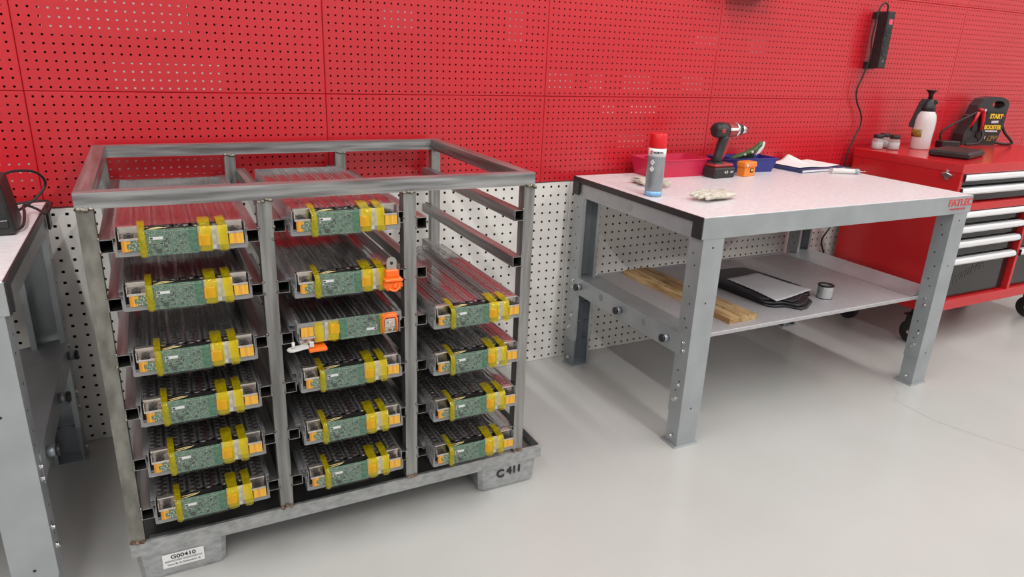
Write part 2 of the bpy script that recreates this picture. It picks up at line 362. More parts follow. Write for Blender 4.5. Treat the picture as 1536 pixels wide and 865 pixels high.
# floor crack, a hairline proud of nothing: thin ribbon lying on the coating
cr = MB(); rnd = random.Random(3)
pts = [(2.4877, -0.5832), (2.4026, -0.6727), (2.3956, -0.8236), (2.3121, -0.8258), (2.26, -0.90), (2.1795, -0.9432), (2.1684, -1.1251), (2.2016, -1.242), (2.2698, -1.4198), (2.36, -1.60)]
pp = [Vector((p[0], p[1], 0)) for p in pts]; seq = []
for a, b_ in zip(pp[:-1], pp[1:]):
    n_ = max(2, int((b_ - a).length / 0.02))
    for i in range(n_): seq.append(a.lerp(b_, i / n_) + Vector((rnd.uniform(-.003, .003), rnd.uniform(-.003, .003), 0)))
vs = []; fs = []
for i, p in enumerate(seq):
    t = (seq[min(i + 1, len(seq) - 1)] - seq[max(i - 1, 0)]).normalized(); q = Vector((-t.y, t.x, 0)) * rnd.uniform(0.0003, 0.0011)
    vs += [tuple(p + q + Vector((0, 0, 0.0004))), tuple(p - q + Vector((0, 0, 0.0004)))]
    if i: fs.append((2 * i - 2, 2 * i - 1, 2 * i + 1, 2 * i))
cr.add(vs, fs); cr.build('crack', M_crack, fl)

# ceiling lamps (fixtures are parts of the ceiling)
o = MB(); o.box(-0.075, 0.075, -1.80, 1.80, -0.05, 0); o.m = 1; o.box(-0.055, 0.055, -1.77, 1.77, -0.058, -0.05)
lamp0 = o.build('strip_lamp', [M_frame, M_lamp], ce); lamp0.location = (*LIGHTS[0], CEIL)
for lx, ly in LIGHTS[1:]:
    c_ = lamp0.copy(); C.objects.link(c_); c_.location = (lx, ly, CEIL)

# ------------------------------------------------------------------ workbench
BW, BD, BZ, AP = 1.467, 0.825, 0.8718, 0.0757
def make_bench():
    t = thing('workbench', 'x', 'workbench', (0, 0, 0))
    MB().box(0.006, BW - 0.006, 0.0035, BD - 0.003, 0.846, BZ, 0.0008).build('tabletop', M_lam, t)
    a = MB(); a.box(0.0025, BW - 0.0025, 0.0, 0.0033, BZ - AP, BZ - 0.0006, 0.001); a.box(0.012, BW - 0.012, 0.0033, 0.03, BZ - AP, BZ - AP + 0.003)
    a.build('front_apron', M_zinc, t)
    a = MB(); a.box(0.012, BW - 0.012, BD - 0.003, BD, BZ - AP, 0.870); a.build('rear_apron', M_zinc, t)
    for sx in (0, 1):
        def fx(a0, a1): return (a0, a1) if sx == 0 else (BW - a1, BW - a0)
        MB().box(*fx(0.0, 0.0058), 0.052, BD - 0.05, 0.848, BZ - 0.0004, 0.0008).build('edge_strip', M_black, t)
        for y0, y1 in ((0.0022, 0.052), (BD - 0.05, BD)):
            MB().box(*fx(-0.001, 0.0058), y0, y1, BZ - AP, BZ - 0.0002, 0.001).build('corner_cap', M_black, t)
        r = MB(); r.box(*fx(0.010, 0.0125), 0.052, BD - 0.05, 0.789, 0.847); r.box(*fx(0.0125, 0.04), 0.052, BD - 0.05, 0.789, 0.7915)
        rail = r.build('side_rail', M_zinc, t)
        xk = 0.0097 if sx == 0 else BW - 0.0097
        MB().cyl(0.0165, -0.0004, 0.0004, 'x', (xk, 0.42, 0.8185), 24).build('knockout', M_zincd, rail)
        # legs: U channels; front ones open to the back, rear ones open to the front
        for fr_ in (1, 0):
            x0, x1 = fx(0.012, 0.104)
            y0, y1 = (0.0, 0.072) if fr_ else (BD - 0.072, BD)
            y0 += 0.002 * fr_; y1 -= 0.002 * (1 - fr_)
            def chan(mb, x0, x1, y0, y1, z0, z1, th, lip):
                web = (y0, y0 + th) if fr_ else (y1 - th, y1); fl_ = (y0 + th, y1) if fr_ else (y0, y1 - th)
                lp = (y1 - th, y1) if fr_ else (y0, y0 + th)
                mb.box(x0, x1, *web, z0, z1); mb.box(x0, x0 + th, *fl_, z0, z1); mb.box(x1 - th, x1, *fl_, z0, z1)
                mb.box(x0 + th, x0 + th + lip, *lp, z0, z1); mb.box(x1 - th - lip, x1 - th, *lp, z0, z1)
                return mb
            ztop = BZ - AP if fr_ else 0.846
            leg = chan(MB(), x0, x1, y0, y1, 0.128, ztop, 0.0022, 0.013).build('leg', M_zinc, t)
            inn = MB(); chan(inn, x0 + 0.0024, x1 - 0.0024, y0 + 0.0024 , y1 - 0.0024, 0.0045, 0.42, 0.002, 0.008)
            yb = (y0 + y1) / 2
            for zc in (0.30, 0.21, 0.12): inn.cyl(0.004, x0 + 0.004, x1 - 0.004, 'x', (0, yb, zc), 8)
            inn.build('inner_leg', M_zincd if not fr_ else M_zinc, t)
            MB().box(x0 - 0.012, x1 + 0.006, y0 - 0.004, y1 + 0.014 if fr_ else y1 - 0.004, 0, 0.0045, 0.001).build('foot_plate', M_zinc, t)
            h = MB()
            xo = x0 if sx == 0 else x1; d = 0.0006
            for face in ((xo, -1 if sx == 0 else 1), ((x1, 1) if sx == 0 else (x0, -1))):
                X = face[0]
                for k, zc in enumerate([0.74, 0.70, 0.62, 0.56, 0.50, 0.47, 0.30, 0.26, 0.22]):
                    h.cyl(0.0035, -d, d, 'x', (X, y0 + (0.028 if k % 2 else 0.042), zc), 8)
            if fr_:
                for zc in (0.765, 0.565, 0.155): h.cyl(0.0038, -d, d, 'y', ((x0 + x1) / 2, y0, zc), 8)
            tag(h.build('hole', M_black, leg), kind='stuff')
            for X, sg in ((xo, -1 if sx == 0 else 1), ((x1, 1) if sx == 0 else (x0, -1))):
                for zc, yy in ((0.335, 0.03), (0.365, 0.034), (0.245, 0.03), (0.19, 0.034), (0.18, 0.045), (0.035, 0.034)):
                    bb = MB(); e0, e1 = (X, X + sg * 0.007)
                    zz = zc + 0.045 if zc > 0.3 else zc
                    bb.cyl(0.0062, min(e0, e1), max(e0, e1), 'x', (0, y0 + yy, zz), 6, 0.001); bb.cyl(0.0085, *sorted((X, X + sg * 0.0015)), 'x', (0, y0 + yy, zz), 12)
                    bb.build('bolt', M_chrome, leg)
        # lower side beam with sloping ledge
        r = MB(); r.box(*fx(0.0085, 0.0115), 0.045, BD - 0.075, 0.359, 0.4355)
        beam = r.build('side_beam', M_zinc, t)
        xa, xb = (0.0115, 0.150) if sx == 0 else (BW - 0.0115, BW - 0.150)
        l = MB()
        ys = (0.075, BD - 0.03)
        l.add([(xa, ys[0], 0.4355), (xa, ys[1], 0.4355), (xb, ys[1], 0.4120), (xb, ys[0], 0.4120), (xa, ys[0], 0.4335), (xa, ys[1], 0.4335), (xb, ys[1], 0.4100), (xb, ys[0], 0.4100)],
              [(0, 1, 2, 3), (4, 7, 6, 5), (0, 3, 7, 4), (3, 2, 6, 7), (2, 1, 5, 6), (1, 0, 4, 5)])
        l.build('shelf_ledge', M_zinc, t)
        for yk in (0.119, 0.417, 0.721):
            sg = -1 if sx == 0 else 1; X = 0.0085 if sx == 0 else BW - 0.0085
            c_ = MB(); c_.cyl(0.0145, *sorted((X, X + sg * 0.020)), 'x', (0, yk, 0.400), 20)
            col_ = c_.build('bumper', M_zincd, beam)
            c_ = MB(); c_.cyl(0.0152, *sorted((X + sg * 0.020, X + sg * 0.030)), 'x', (0, yk, 0.400), 20, 0.002)
            c_.build('bumper', M_black, beam)
        for yk in (0.262, 0.559): MB().cyl(0.0150, -0.0004, 0.0004, 'x', (0.0083 if sx == 0 else BW - 0.0083, yk, 0.404), 20).build('knockout', M_zincd, beam)
    s_ = MB(); s_.box(0.150, BW - 0.150, 0.075, BD - 0.03, 0.4075, 0.4100)
    s_.box(0.030, BW - 0.030, 0.068, 0.075, 0.395, 0.4115, 0.002); s_.box(0.150, BW - 0.150, BD - 0.03, BD - 0.024, 0.395, 0.42)
    s_.build('shelf', mat('dull_shelf_steel', (0.46, 0.445, 0.46), 0.5, 0.25, var=0.08, scale=90), t)
    return t
b1 = make_bench()
b2 = copy_tree(b1)
b1.location = (1.0232, -0.8701, 0); b1.rotation_euler = (0, 0, -0.0078)
tag(b1, 'galvanised workbench with pale speckled top, black edges and lower shelf right of the rack')
b2.location = (-0.873 - BW, -0.882, 0)
tag(b2, 'galvanised workbench cut off by the left edge, holding a dark charger box')
text('lettering', 'FATLEC', 0.040, M_redink, b1, (1.384, -0.0008, 0.8435), bold=0.0012, sx=1.16)
text('lettering', 'WORKBENCHES', 0.011, M_redink, b1, (1.372, -0.0008, 0.8175), sx=1.28)

# ------------------------------------------------------------------ rack
RY = -0.8365
rk = thing('steel_rack', 'welded grey square-tube steel rack on a galvanised pallet base, three columns of slots', 'rack', (-0.1307, -0.44, 0))
RT = Vector((-0.1307, -0.44, 0))
class RB(MB):
    def __init__(s): super().__init__(); s.T = Matrix.Translation(-RT)
TX0, TX1, TY0, TY1 = -0.7345, 0.4734, RY, -0.038
# base pan + rim + feet
r = RB(); r.box(TX0 + 0.003, TX1 - 0.003, TY0 + 0.003, TY1 - 0.003, 0.092, 0.096); r.build('pan', M_pan, rk)
r = RB(); r.ring([(TX0, TY0), (TX1, TY0), (TX1, TY1), (TX0, TY1)], [(TX0 + 0.003, TY0 + 0.003), (TX1 - 0.003, TY0 + 0.003), (TX1 - 0.003, TY1 - 0.003), (TX0 + 0.003, TY1 - 0.003)], 0.0885, 0.131, 'z')
r.ring([(TX0 - 0.003, TY0 - 0.003), (TX1 + 0.003, TY0 - 0.003), (TX1 + 0.003, TY1 + 0.003), (TX0 - 0.003, TY1 + 0.003)], [(TX0 + 0.006, TY0 + 0.006), (TX1 - 0.006, TY0 + 0.006), (TX1 - 0.006, TY1 - 0.006), (TX0 + 0.006, TY1 - 0.006)], 0.1295, 0.1325, 'z')
r.build('rim', M_tray, rk)
feet = {}
for (a, b_, nm) in ((-0.727, -0.508, 'L'), (0.248, 0.460, 'R')):
    for y0, y1 in ((TY0 + 0.002, TY0 + 0.16), (TY1 - 0.16, TY1 - 0.002)):
        r = RB(); i = 0.007
        v = [(a, y0, 0.092), (b_, y0, 0.092), (b_, y1, 0.092), (a, y1, 0.092)]
        def rr(z, i):
            c = 0.012; x0, x1, ya, yb = a + i, b_ - i, y0 + i * 0.6, y1 - i
            return [(x0 + c, ya, z), (x1 - c, ya, z), (x1, ya + c, z), (x1, yb - c, z), (x1 - c, yb, z), (x0 + c, yb, z), (x0, yb - c, z), (x0, ya + c, z)]
        L = [rr(0.0918, 0), rr(0.012, 0.006), rr(0.0, 0.014)]
        vs = sum(L, []); fs = [(k * 8 + q, k * 8 + (q + 1) % 8, k * 8 + 8 + (q + 1) % 8, k * 8 + 8 + q) for k in range(2) for q in range(8)] + [tuple(range(8)), tuple(range(16, 24))]
        r.add(vs, fs); f_ = r.build('foot', M_tray, rk)
        if y0 < -0.5: feet[nm] = f_
# inner side angle visible in the pan
r = RB(); r.box(-0.69, -0.555, RY + 0.006, RY + 0.030, 0.0965, 0.125); r.build('base_angle', M_tube, rk)
# sticker and stencil
st = RB(); st.box(-0.6678, -0.5670, TY0 - 0.0012, TY0 + 0.001, 0.0325, 0.0735)
st = st.build('sticker', M_label, feet['L'])
# shift: sticker hangs on the front of the foot
for bod, sz, dz, sx_ in (('G00410', 0.0165, 0.0635, 1.15), ('EIGENTUM DER VOLKSWAGEN AG', 0.0072, 0.0515, 0.80), ('Herst./Bj. Fa.Gebhardt/01.18', 0.0080, 0.0410, 0.86)):
    tx_ = text('lettering', bod, sz, M_ink, feet['L'], tuple(Vector((-0.6174, TY0 - 0.0016, dz)) - RT), sx=sx_, bold=0.0 if sz < 0.01 else 0.0004, ext=0.0002)
text('stencil', 'C', 0.040, M_dark, feet['R'], tuple(Vector((0.325, TY0 + 0.0012, 0.058)) - RT), bold=0.001, ext=0.0012)
text('stencil', '411', 0.036, M_dark, feet['R'], tuple(Vector((0.376, TY0 + 0.0012, 0.062)) - RT), bold=0.001, ext=0.0012)
# posts
PX = [(-0.7325, -0.6990), (-0.3610, -0.3270), (0.0050, 0.0400), (0.3660, 0.4000)]
for i, (a, b_) in enumerate(PX):
    mt = M_tubev
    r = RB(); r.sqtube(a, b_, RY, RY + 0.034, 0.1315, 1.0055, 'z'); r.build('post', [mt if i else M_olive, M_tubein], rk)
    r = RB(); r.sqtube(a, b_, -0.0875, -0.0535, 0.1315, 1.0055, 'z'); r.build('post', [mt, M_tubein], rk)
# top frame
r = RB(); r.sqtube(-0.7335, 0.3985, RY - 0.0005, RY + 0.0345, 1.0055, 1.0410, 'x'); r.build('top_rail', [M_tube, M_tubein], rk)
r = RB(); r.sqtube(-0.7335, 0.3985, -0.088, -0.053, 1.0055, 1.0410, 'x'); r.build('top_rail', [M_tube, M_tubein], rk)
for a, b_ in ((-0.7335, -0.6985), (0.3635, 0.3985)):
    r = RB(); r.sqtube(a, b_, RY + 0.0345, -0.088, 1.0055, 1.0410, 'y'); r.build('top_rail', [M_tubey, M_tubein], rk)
# support rails
LV = [0.9350, 0.7960, 0.6555, 0.5150, 0.3735, 0.2280]
RH = 0.0310; RWd = 0.0290
cols = []
for ci in range(3):
    xl = PX[ci][1] + 0.0003; xr = PX[ci + 1][0] - 0.0003
    cols.append((xl + RWd, xr - RWd))
    for li, zt in enumerate(LV):
        if ci == 1 and li == 0: zt = 0.955
        for a, b_ in ((xl, xl + RWd), (xr - RWd, xr)):
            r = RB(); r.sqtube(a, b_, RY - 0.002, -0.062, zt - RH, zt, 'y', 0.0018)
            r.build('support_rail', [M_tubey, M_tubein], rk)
# welds
wv = RB(); rw = random.Random(5)
def blob(mb, p, r, sx=1, sz=1):
    mb.lathe([(r * 0.3, -r * 0.9 * sz), (r * 0.85, -r * 0.5 * sz), (r, 0), (r * 0.8, r * 0.55 * sz), (r * 0.3, r * 0.9 * sz)], 8, 'z', p, True, sx, 1)
for i, (a, b_) in enumerate(PX):
    for y in (RY - 0.0015, -0.0535 - 0.034):
        n_ = 4
        for k in range(n_): blob(wv, (a + (b_ - a) * (k + 0.5) / n_ + rw.uniform(-.002, .002), y, 1.0035 + rw.uniform(-.003, .003)), 0.0058 + rw.uniform(-.001, .0015), 1.1, 0.8)
for ci in range(3):
    for li, zt in enumerate(LV):
        for X in (PX[ci][1], PX[ci + 1][0]):
            for dz in (0.002, -RH + 0.002):
                if rw.random() < 0.75: blob(wv, (X + rw.uniform(-.002, .002), RY - 0.0005, zt + dz), rw.uniform(0.0030, 0.0052))
tag(wv.build('weld', M_weld, rk), kind='stuff')
wr = RB()
for i, (a, b_) in enumerate(PX):
    for k in range(3): blob(wr, (a + (b_ - a) * (k + 0.5) / 3, RY - 0.002, 0.1335 + rw.uniform(-.002, .004)), 0.0066, 1.1, 0.8)
tag(wr.build('weld', M_rust, rk), kind='stuff')

# ------------------------------------------------------------------ battery module (local origin: centre of bottom front edge)
MW, ML, MH = 0.132, 0.62, 0.066      # half width, length, height
def make_module():
    t = thing('battery_module', 'x', 'battery module', (0, 0, 0), group='battery modules in the steel rack')
    c = MB()
    c.box(-MW, -MW + 0.002, 0, ML, 0.003, 0.062); c.box(MW - 0.002, MW, 0, ML, 0.003, 0.062)
    c.box(-MW + 0.002, MW - 0.002, ML - 0.002, ML, 0.003, 0.062)
    c.box(-MW + 0.002, MW - 0.002, 0.0, 0.002, 0.003, 0.014); c.box(-MW + 0.002, MW - 0.002, 0.004, 0.007, 0.014, 0.018)
    c.box(-MW - 0.004, -MW, 0.0, 0.03, 0.004, 0.030); c.box(MW, MW + 0.004, 0.0, 0.03, 0.004, 0.030)
    c.build('casing', M_case, t)
    bp_ = MB().box(-MW + 0.0021, MW - 0.0021, 0.0021, ML - 0.0021, 0.0012, 0.0028).build('base_plate', M_lid, t)
    l = MB()
    for i in range(7):
        for d in (-0.0150, -0.0120, 0.0120, 0.0150):
            x = -MW + 0.0175 + i * 0.0382 + d
            if abs(x) < MW - 0.003: l.box(x - 0.0004, x + 0.0004, 0.004, ML - 0.003, -0.0002, 0.0012)
    tag(l.build('ridge', M_rib, bp_), kind='stuff')
    # cells: 12 staggered columns
    v = []; f = []
    cmi = []; nx, ny = 14, 30; rr_ = 0.0088; n = 7
    for i in range(nx):
        for j in range(ny):
            cx = -MW + 0.0175 + (i // 2) * 0.0382 + (-0.0078 if i % 2 == 0 else 0.0078); cy = 0.040 + j * 0.0190 + (0.0095 if i % 2 else 0)
            if cy > ML - 0.014: continue
            o = len(v)
            for (rad, z) in ((rr_, 0.004), (rr_, 0.0530), (rr_ * 0.80, 0.0562), (rr_ * 0.35, 0.0580)):
                for k in range(n): a = 2 * PI * k / n; v.append((cx + rad * math.cos(a), cy + rad * math.sin(a), z))
            for q in range(3):
                for k in range(n): f.append((o + q * n + k, o + q * n + (k + 1) % n, o + (q + 1) * n + (k + 1) % n, o + (q + 1) * n + k)); cmi.append(1 if q == 1 else 0)
            f.append(tuple(o + 3 * n + k for k in range(n))); cmi.append(0)
    me = bpy.data.meshes.new('cells'); me.from_pydata(v, [], f); me.materials.append(M_cell); me.materials.append(M_cellglint)
    me.polygons.foreach_set('material_index', cmi)
    me.polygons.foreach_set('use_smooth', [True] * len(f)); tag(link('cells', me, t), kind='stuff')
    # lid with moulded ridges
    l = MB(); l.box(-MW, MW, 0.028, ML, 0.0622, 0.0634)
    lid = l.build('lid', M_lid, t)
    l = MB()
    for i in range(7):
        xc = -MW + 0.0175 + i * 0.0382
        for d in (-0.0150, -0.0120, 0.0120, 0.0150):
            x = xc + d
            if abs(x) < MW - 0.001: l.box(x - 0.0004, x + 0.0004, 0.030, ML - 0.003, 0.0634, 0.0648)
    tag(l.build('ridge', M_rib, lid), kind='stuff')
    MB().tube(catmull([(0.000, 0.032, 0.0590), (0.004, 0.06, 0.0600), (-0.001, 0.12, 0.0602), (0.001, 0.30, 0.0602)]), 0.0016, 6).build('wire', M_redwire, t)
    MB().box(0.031, 0.094, 0.0022, 0.0038, 0.004, 0.0590).build('front_plate', M_tapeback, t)  # pale plate added behind the tapes to brighten their yellow
    # terminals
    for x0, x1, zb in ((-0.126, -0.088, 0.040), (0.090, 0.127, 0.041)):
        MB().box(x0 + 0.0016, x1, -0.0019, 0.0219, zb, zb + 0.003).build('terminal_base', M_tbase, t)
        e = MB(); e.box(x0, x1, 0.022, 0.0245, zb, 0.0645); e.box(x0, x1, 0.012, 0.024, 0.0635, 0.0665)
        e.box(x0, x0 + 0.0015, 0.0, 0.022, zb, 0.060); e.box(x0 + 0.0002, x1, -0.0035, -0.002, zb - 0.001, zb + 0.004)
        te = e.build('terminal', M_term, t)
        s_ = MB(); s_.cyl(0.0095, zb + 0.003, zb + 0.0055, 'z', ((x0 + x1) / 2, 0.010, 0), 14); s_.cyl(0.0035, zb + 0.0055, zb + 0.0075, 'z', ((x0 + x1) / 2, 0.010, 0), 6)
        s_.build('screw', M_dark, te)
    # circuit boards
    bd = MB(); bd.box(-0.085, 0.030, -0.0035, -0.0017, 0.0015, 0.0600); bd = bd.build('circuit_board', [M_pcb], t)
    b2_ = MB(); b2_.box(0.012, 0.030, -0.0040, -0.0035, 0.004, 0.0575); b2_.build('board_panel', M_pcbp, bd)
    b3 = MB(); b3.box(-0.118, -0.0855, -0.0020, 0.0, 0.014, 0.0385); b3.build('circuit_board', M_pcb, t)
    ch = MB(); rc = random.Random(11)
    ch.box(-0.056, -0.045, -0.0062, -0.0035, 0.008, 0.016)
    for _ in range(30):
        x, z = rc.uniform(-0.078, 0.006), rc.uniform(0.006, 0.053)
        if x < -0.045 and z > 0.03: continue
        ch.box(x, x + rc.uniform(.002, .006), -0.0050, -0.0035, z, z + rc.uniform(.0015, .004))
    tag(ch.build('chips', M_chip, bd), kind='stuff')
    so = MB()
    for k in range(22): so.box(-0.036 + k * 0.0029, -0.0348 + k * 0.0029, -0.0045, -0.0035, 0.0545, 0.0558)
    for r_ in range(2):
        for k in range(6): so.box(-0.062 + k * 0.004, -0.0602 + k * 0.004, -0.0046, -0.0035, 0.0285 - r_ * 0.004, 0.0303 - r_ * 0.004)
    for _ in range(70):
        x, z = rc.uniform(-0.040, 0.008), rc.uniform(0.005, 0.050)
        so.box(x, x + 0.0014, -0.0043, -0.0035, z, z + 0.0011)
    so.cyl(0.0024, -0.0045, -0.0035, 'y', (-0.066, 0, 0.0335), 8); so.cyl(0.0024, -0.0045, -0.0035, 'y', (-0.036, 0, 0.0345), 8)
    for _ in range(16): 
        x, z = rc.uniform(-0.113, -0.095), rc.uniform(0.016, 0.036); so.box(x + 0.006, x + 0.009, -0.0035, -0.002, z, z + 0.002)
    tag(so.build('solder_points', M_solder, bd), kind='stuff')
    MB().box(-0.067, -0.040, -0.0045, -0.0034, 0.0375, 0.0440).build('label_strip', M_label, bd)
    MB().box(-0.066, -0.060, -0.0047, -0.0044, 0.0385, 0.0430).build('bar_code', M_ink, bd)
    # amber blocks
    MB().box(0.0305, 0.055, -0.0060, 0.010, 0.0155, 0.0400, 0.001).build('connector_block', M_amber, t)
    am = MB(); am.box(0.096, 0.127, -0.0030, 0.002, 0.0150, 0.0395); am.build('busbar', M_amber, t)
    am = MB(); am.box(-0.122, -0.112, -0.0032, 0.001, 0.014, 0.0385); am.box(-0.112, -0.106, -0.0030, 0.001, 0.014, 0.020); am.box(-0.112, -0.104, -0.0030, 0.001, 0.031, 0.0380); am.build('busbar', M_amber, t)
    MB().box(0.0585, 0.0680, -0.0025, 0.012, 0.006, 0.050).build('spacer', M_solder, t)
    MB().box(-0.0870, 0.0335, -0.0068, -0.0063, -0.0015, 0.0590).build('board_film', M_film, t)
    # tapes: ribbon over the top and down the front, crinkled
    for x0, x1, zb, seed in ((-0.088, -0.074, 0.000, 1), (0.034, 0.059, 0.003, 2), (0.073, 0.092, 0.001, 3)):
        rt = random.Random(seed)
        path = [(0.062, 0.0672), (0.05, 0.0674), (0.036, 0.0670), (0.024, 0.064), (0.010, 0.0610), (0.0, 0.0600), (-0.008, 0.054), (-0.0115, 0.042), (-0.0105, 0.028), (-0.0100, 0.012), (-0.0065, zb)]
        nu = 7; vs = []; fs = []
        for k, (y, z) in enumerate(path):
            for u in range(nu):
                a = u / (nu - 1)
                bul = -0.0035 * math.sin(PI * a) if k > 4 else 0
                vs.append((x0 + (x1 - x0) * a + rt.uniform(-.0008, .0008) + 0.004 * (k / 10 - 0.5) * (1 if seed == 3 else 0.2), y + bul + rt.uniform(-.0014, .0014), z + rt.uniform(-.0005, .0014)))
        for k in range(len(path) - 1):
            for u in range(nu - 1): fs.append((k * nu + u, k * nu + u + 1, (k + 1) * nu + u + 1, (k + 1) * nu + u))
        tp = MB(); tp.add(vs, fs, False)
        tp.build('tape', M_tape, t)
    # wires
    wy = MB(); wy.tube(catmull([(-0.076, 0.016, 0.050), (-0.066, 0.006, 0.0575), (-0.052, 0.004, 0.0605), (-0.038, 0.008, 0.0605), (-0.030, 0.020, 0.057)]), 0.0011, 6)
    wy.tube(catmull([(-0.072, 0.02, 0.054), (-0.060, 0.010, 0.060), (-0.048, 0.009, 0.0620), (-0.034, 0.014, 0.058)]), 0.0011, 6)
    wy.build('wire', M_wireY, t)
    wy = MB(); wy.tube(catmull([(-0.074, 0.026, 0.056), (-0.055, 0.018, 0.0625), (-0.040, 0.019, 0.0625), (-0.022, 0.022, 0.056)]), 0.0013, 6)
    wy.box(-0.070, 0.025, 0.016, 0.030, 0.040, 0.0560)
    wy.build('harness', M_dark, t)
    # crinkled clear film over the front
    nu, nv = 26, 7; rt = random.Random(9); vs = []; fs = []
    for j in range(nv):
        for i in range(nu):
            a = i / (nu - 1); vs.append((-MW + 2 * MW * a, -0.0125 + rt.uniform(-.0012, .0012), 0.001 + 0.061 * j / (nv - 1)))
    for j in range(nv - 1):
        for i in range(nu - 1): fs.append((j * nu + i, j * nu + i + 1, (j + 1) * nu + i + 1, (j + 1) * nu + i))
    return t
mod0 = make_module()
MF = -0.90
MODS = [(0, 0, 0.9063), (0, 1, 0.780), (0, 2, 0.620), (0, 3, 0.488), (0, 4, 0.350), (0, 5, 0.2145),
        (1, 0, 0.923), (1, 1, 0.765), (1, 2, 0.637), (1, 3, 0.505), (1, 4, 0.350), (1, 5, 0.208),
        (2, 2, 0.628), (2, 3, 0.486), (2, 4, 0.338), (2, 5, 0.187)]
COLN = ['left', 'middle', 'right']
ORD = ['topmost', 'second from the top', 'third from the top', 'fourth from the top', 'fifth from the top', 'lowest']
first = True
mods = {}
for ci, li, zb in MODS:
    t = mod0 if first else copy_tree(mod0); first = False
    cx = (cols[ci][0] + cols[ci][1]) / 2
    t.location = (cx, MF, zb); mods[ci, li] = t
    if ci == 2: o_ = ['topmost, below the empty slots,', 'second from the top', 'third from the top', 'lowest'][li - 2]
    else: o_ = ORD[li]
    tag(t, ('battery module with green circuit board, %s in the rack\'s %s column' % (o_, COLN[ci])) if (ci, li) != (1, 1) else 'battery module with an upright orange plug, second in the rack\'s middle column')
    zt = 0.955 if (ci == 1 and li == 0) else LV[li]
    # hanger lugs resting on the rails
    for sg in (-1, 1):
        h = MB(); h.box(*sorted((sg * MW, sg * (MW + 0.013))), 0.068, ML - 0.06, zt - zb + 0.0002, zt - zb + 0.0032)
        h.box(*sorted((sg * (MW + 0.0002), sg * (MW + 0.003))), 0.064, ML - 0.06, min(zt - zb - 0.012, 0.040), zt - zb + 0.003)
        if not (ci == 1 and li == 2): h.build('hanger', M_case, t)
# third module of the middle column lies upside down
t = mods[1, 2]; t.rotation_euler = (0, PI, 0); t.location.z = 0.6365 + 0.0665
t['label'] = 'upside down clear battery module with orange and white fittings, third in the middle column'
zt = LV[2]
for sg in (-1, 1):
    h = MB(); h.box(*sorted((sg * MW, sg * (MW + 0.013))), 0.068, ML - 0.06, -(zt - t.location.z) - 0.0032, -(zt - t.location.z) - 0.0002)
    h.build('hanger', M_case, t)
# fittings
def orange_plug(parent, loc):
    o = MB()
    o.box(-0.020, 0.020, -0.024, 0.006, -0.012, 0.012, 0.003); o.box(-0.023, 0.023, -0.028, 0.002, 0.012, 0.020, 0.002)
    o.box(-0.017, 0.017, -0.014, 0.006, 0.020, 0.040, 0.002)
    o.box(-0.024, -0.020, -0.022, 0.0, -0.004, 0.006); o.box(0.020, 0.024, -0.022, 0.0, -0.004, 0.006)
    p = o.build('plug', M_orange, parent); p.location = loc
    o = MB(); o.tube(catmull([(-0.014, -0.026, -0.004), (-0.006, -0.030, -0.009), (0.004, -0.031, -0.009), (0.013, -0.027, -0.002), (0.013, -0.026, 0.004)]), 0.003, 8)
    o.cyl(0.006, -0.028, -0.024, 'y', (0.003, 0, 0.002), 12)
    o.build('latch', M_orange, p)
    o = MB()
    o.prism([(-0.013, 0.040), (0.013, 0.040), (0.013, 0.064), (0.009, 0.071), (0.0, 0.074), (-0.009, 0.071), (-0.013, 0.064)], -0.006, -0.004, 'y')
    q = o.build('terminal_tab', mat('worn_tab', (0.42, 0.41, 0.36), 0.35, 0.7, var=0.1, scale=60), p)
    MB().cyl(0.0045, -0.0068, -0.0058, 'y', (0, 0, 0.057), 12).build('tab_hole', M_black, q) if False else None
    MB().cyl(0.0045, -0.0066, -0.0034, 'y', (0, 0, 0.057), 12).build('bolt', M_black, p)
orange_plug(mods[1, 1], (0.106, -0.010, 0.018))
# clamp and white piece on the flipped module (its local x and z are mirrored)
f = mods[1, 2]
o = MB(); o.tube([(-0.118, -0.016, 0.052), (-0.118, -0.016, 0.016), (-0.112, -0.016, 0.009), (-0.086, -0.016, 0.009), (-0.080, -0.016, 0.016), (-0.080, -0.016, 0.052)], 0.0032, 8)
o.box(-0.120, -0.078, -0.014, 0.004, 0.004, 0.012, 0.002)
k_ = o.build('clamp', M_orange, f)
o = MB(); o.box(-0.115, -0.083, -0.0165, -0.006, 0.014, 0.040, 0.002); o = o.build('bracket', M_term, f)
MB().cyl(0.006, -0.021, -0.0165, 'y', (-0.099, 0, 0.027), 14, 0.001).build('bolt', M_term, f)
MB().box(0.068, 0.113, -0.026, 0.010, 0.0665, 0.0745, 0.0015).build('orange_tray', M_orange, f)
o = MB(); o.prism([(0.112, -0.018), (0.152, -0.030), (0.162, -0.026), (0.166, -0.016), (0.160, -0.006), (0.112, 0.006)], 0.0605, 0.0645, 'z'); o.cyl(0.004, 0.044, 0.0605, 'z', (0.150, -0.016, 0), 10); o.box(0.100, 0.110, -0.018, -0.010, 0.050, 0.0625)
o.build('hook', mat('white_hook', (0.62, 0.62, 0.6), 0.35, var=0.05, scale=20), f)
# grey tab on top of it

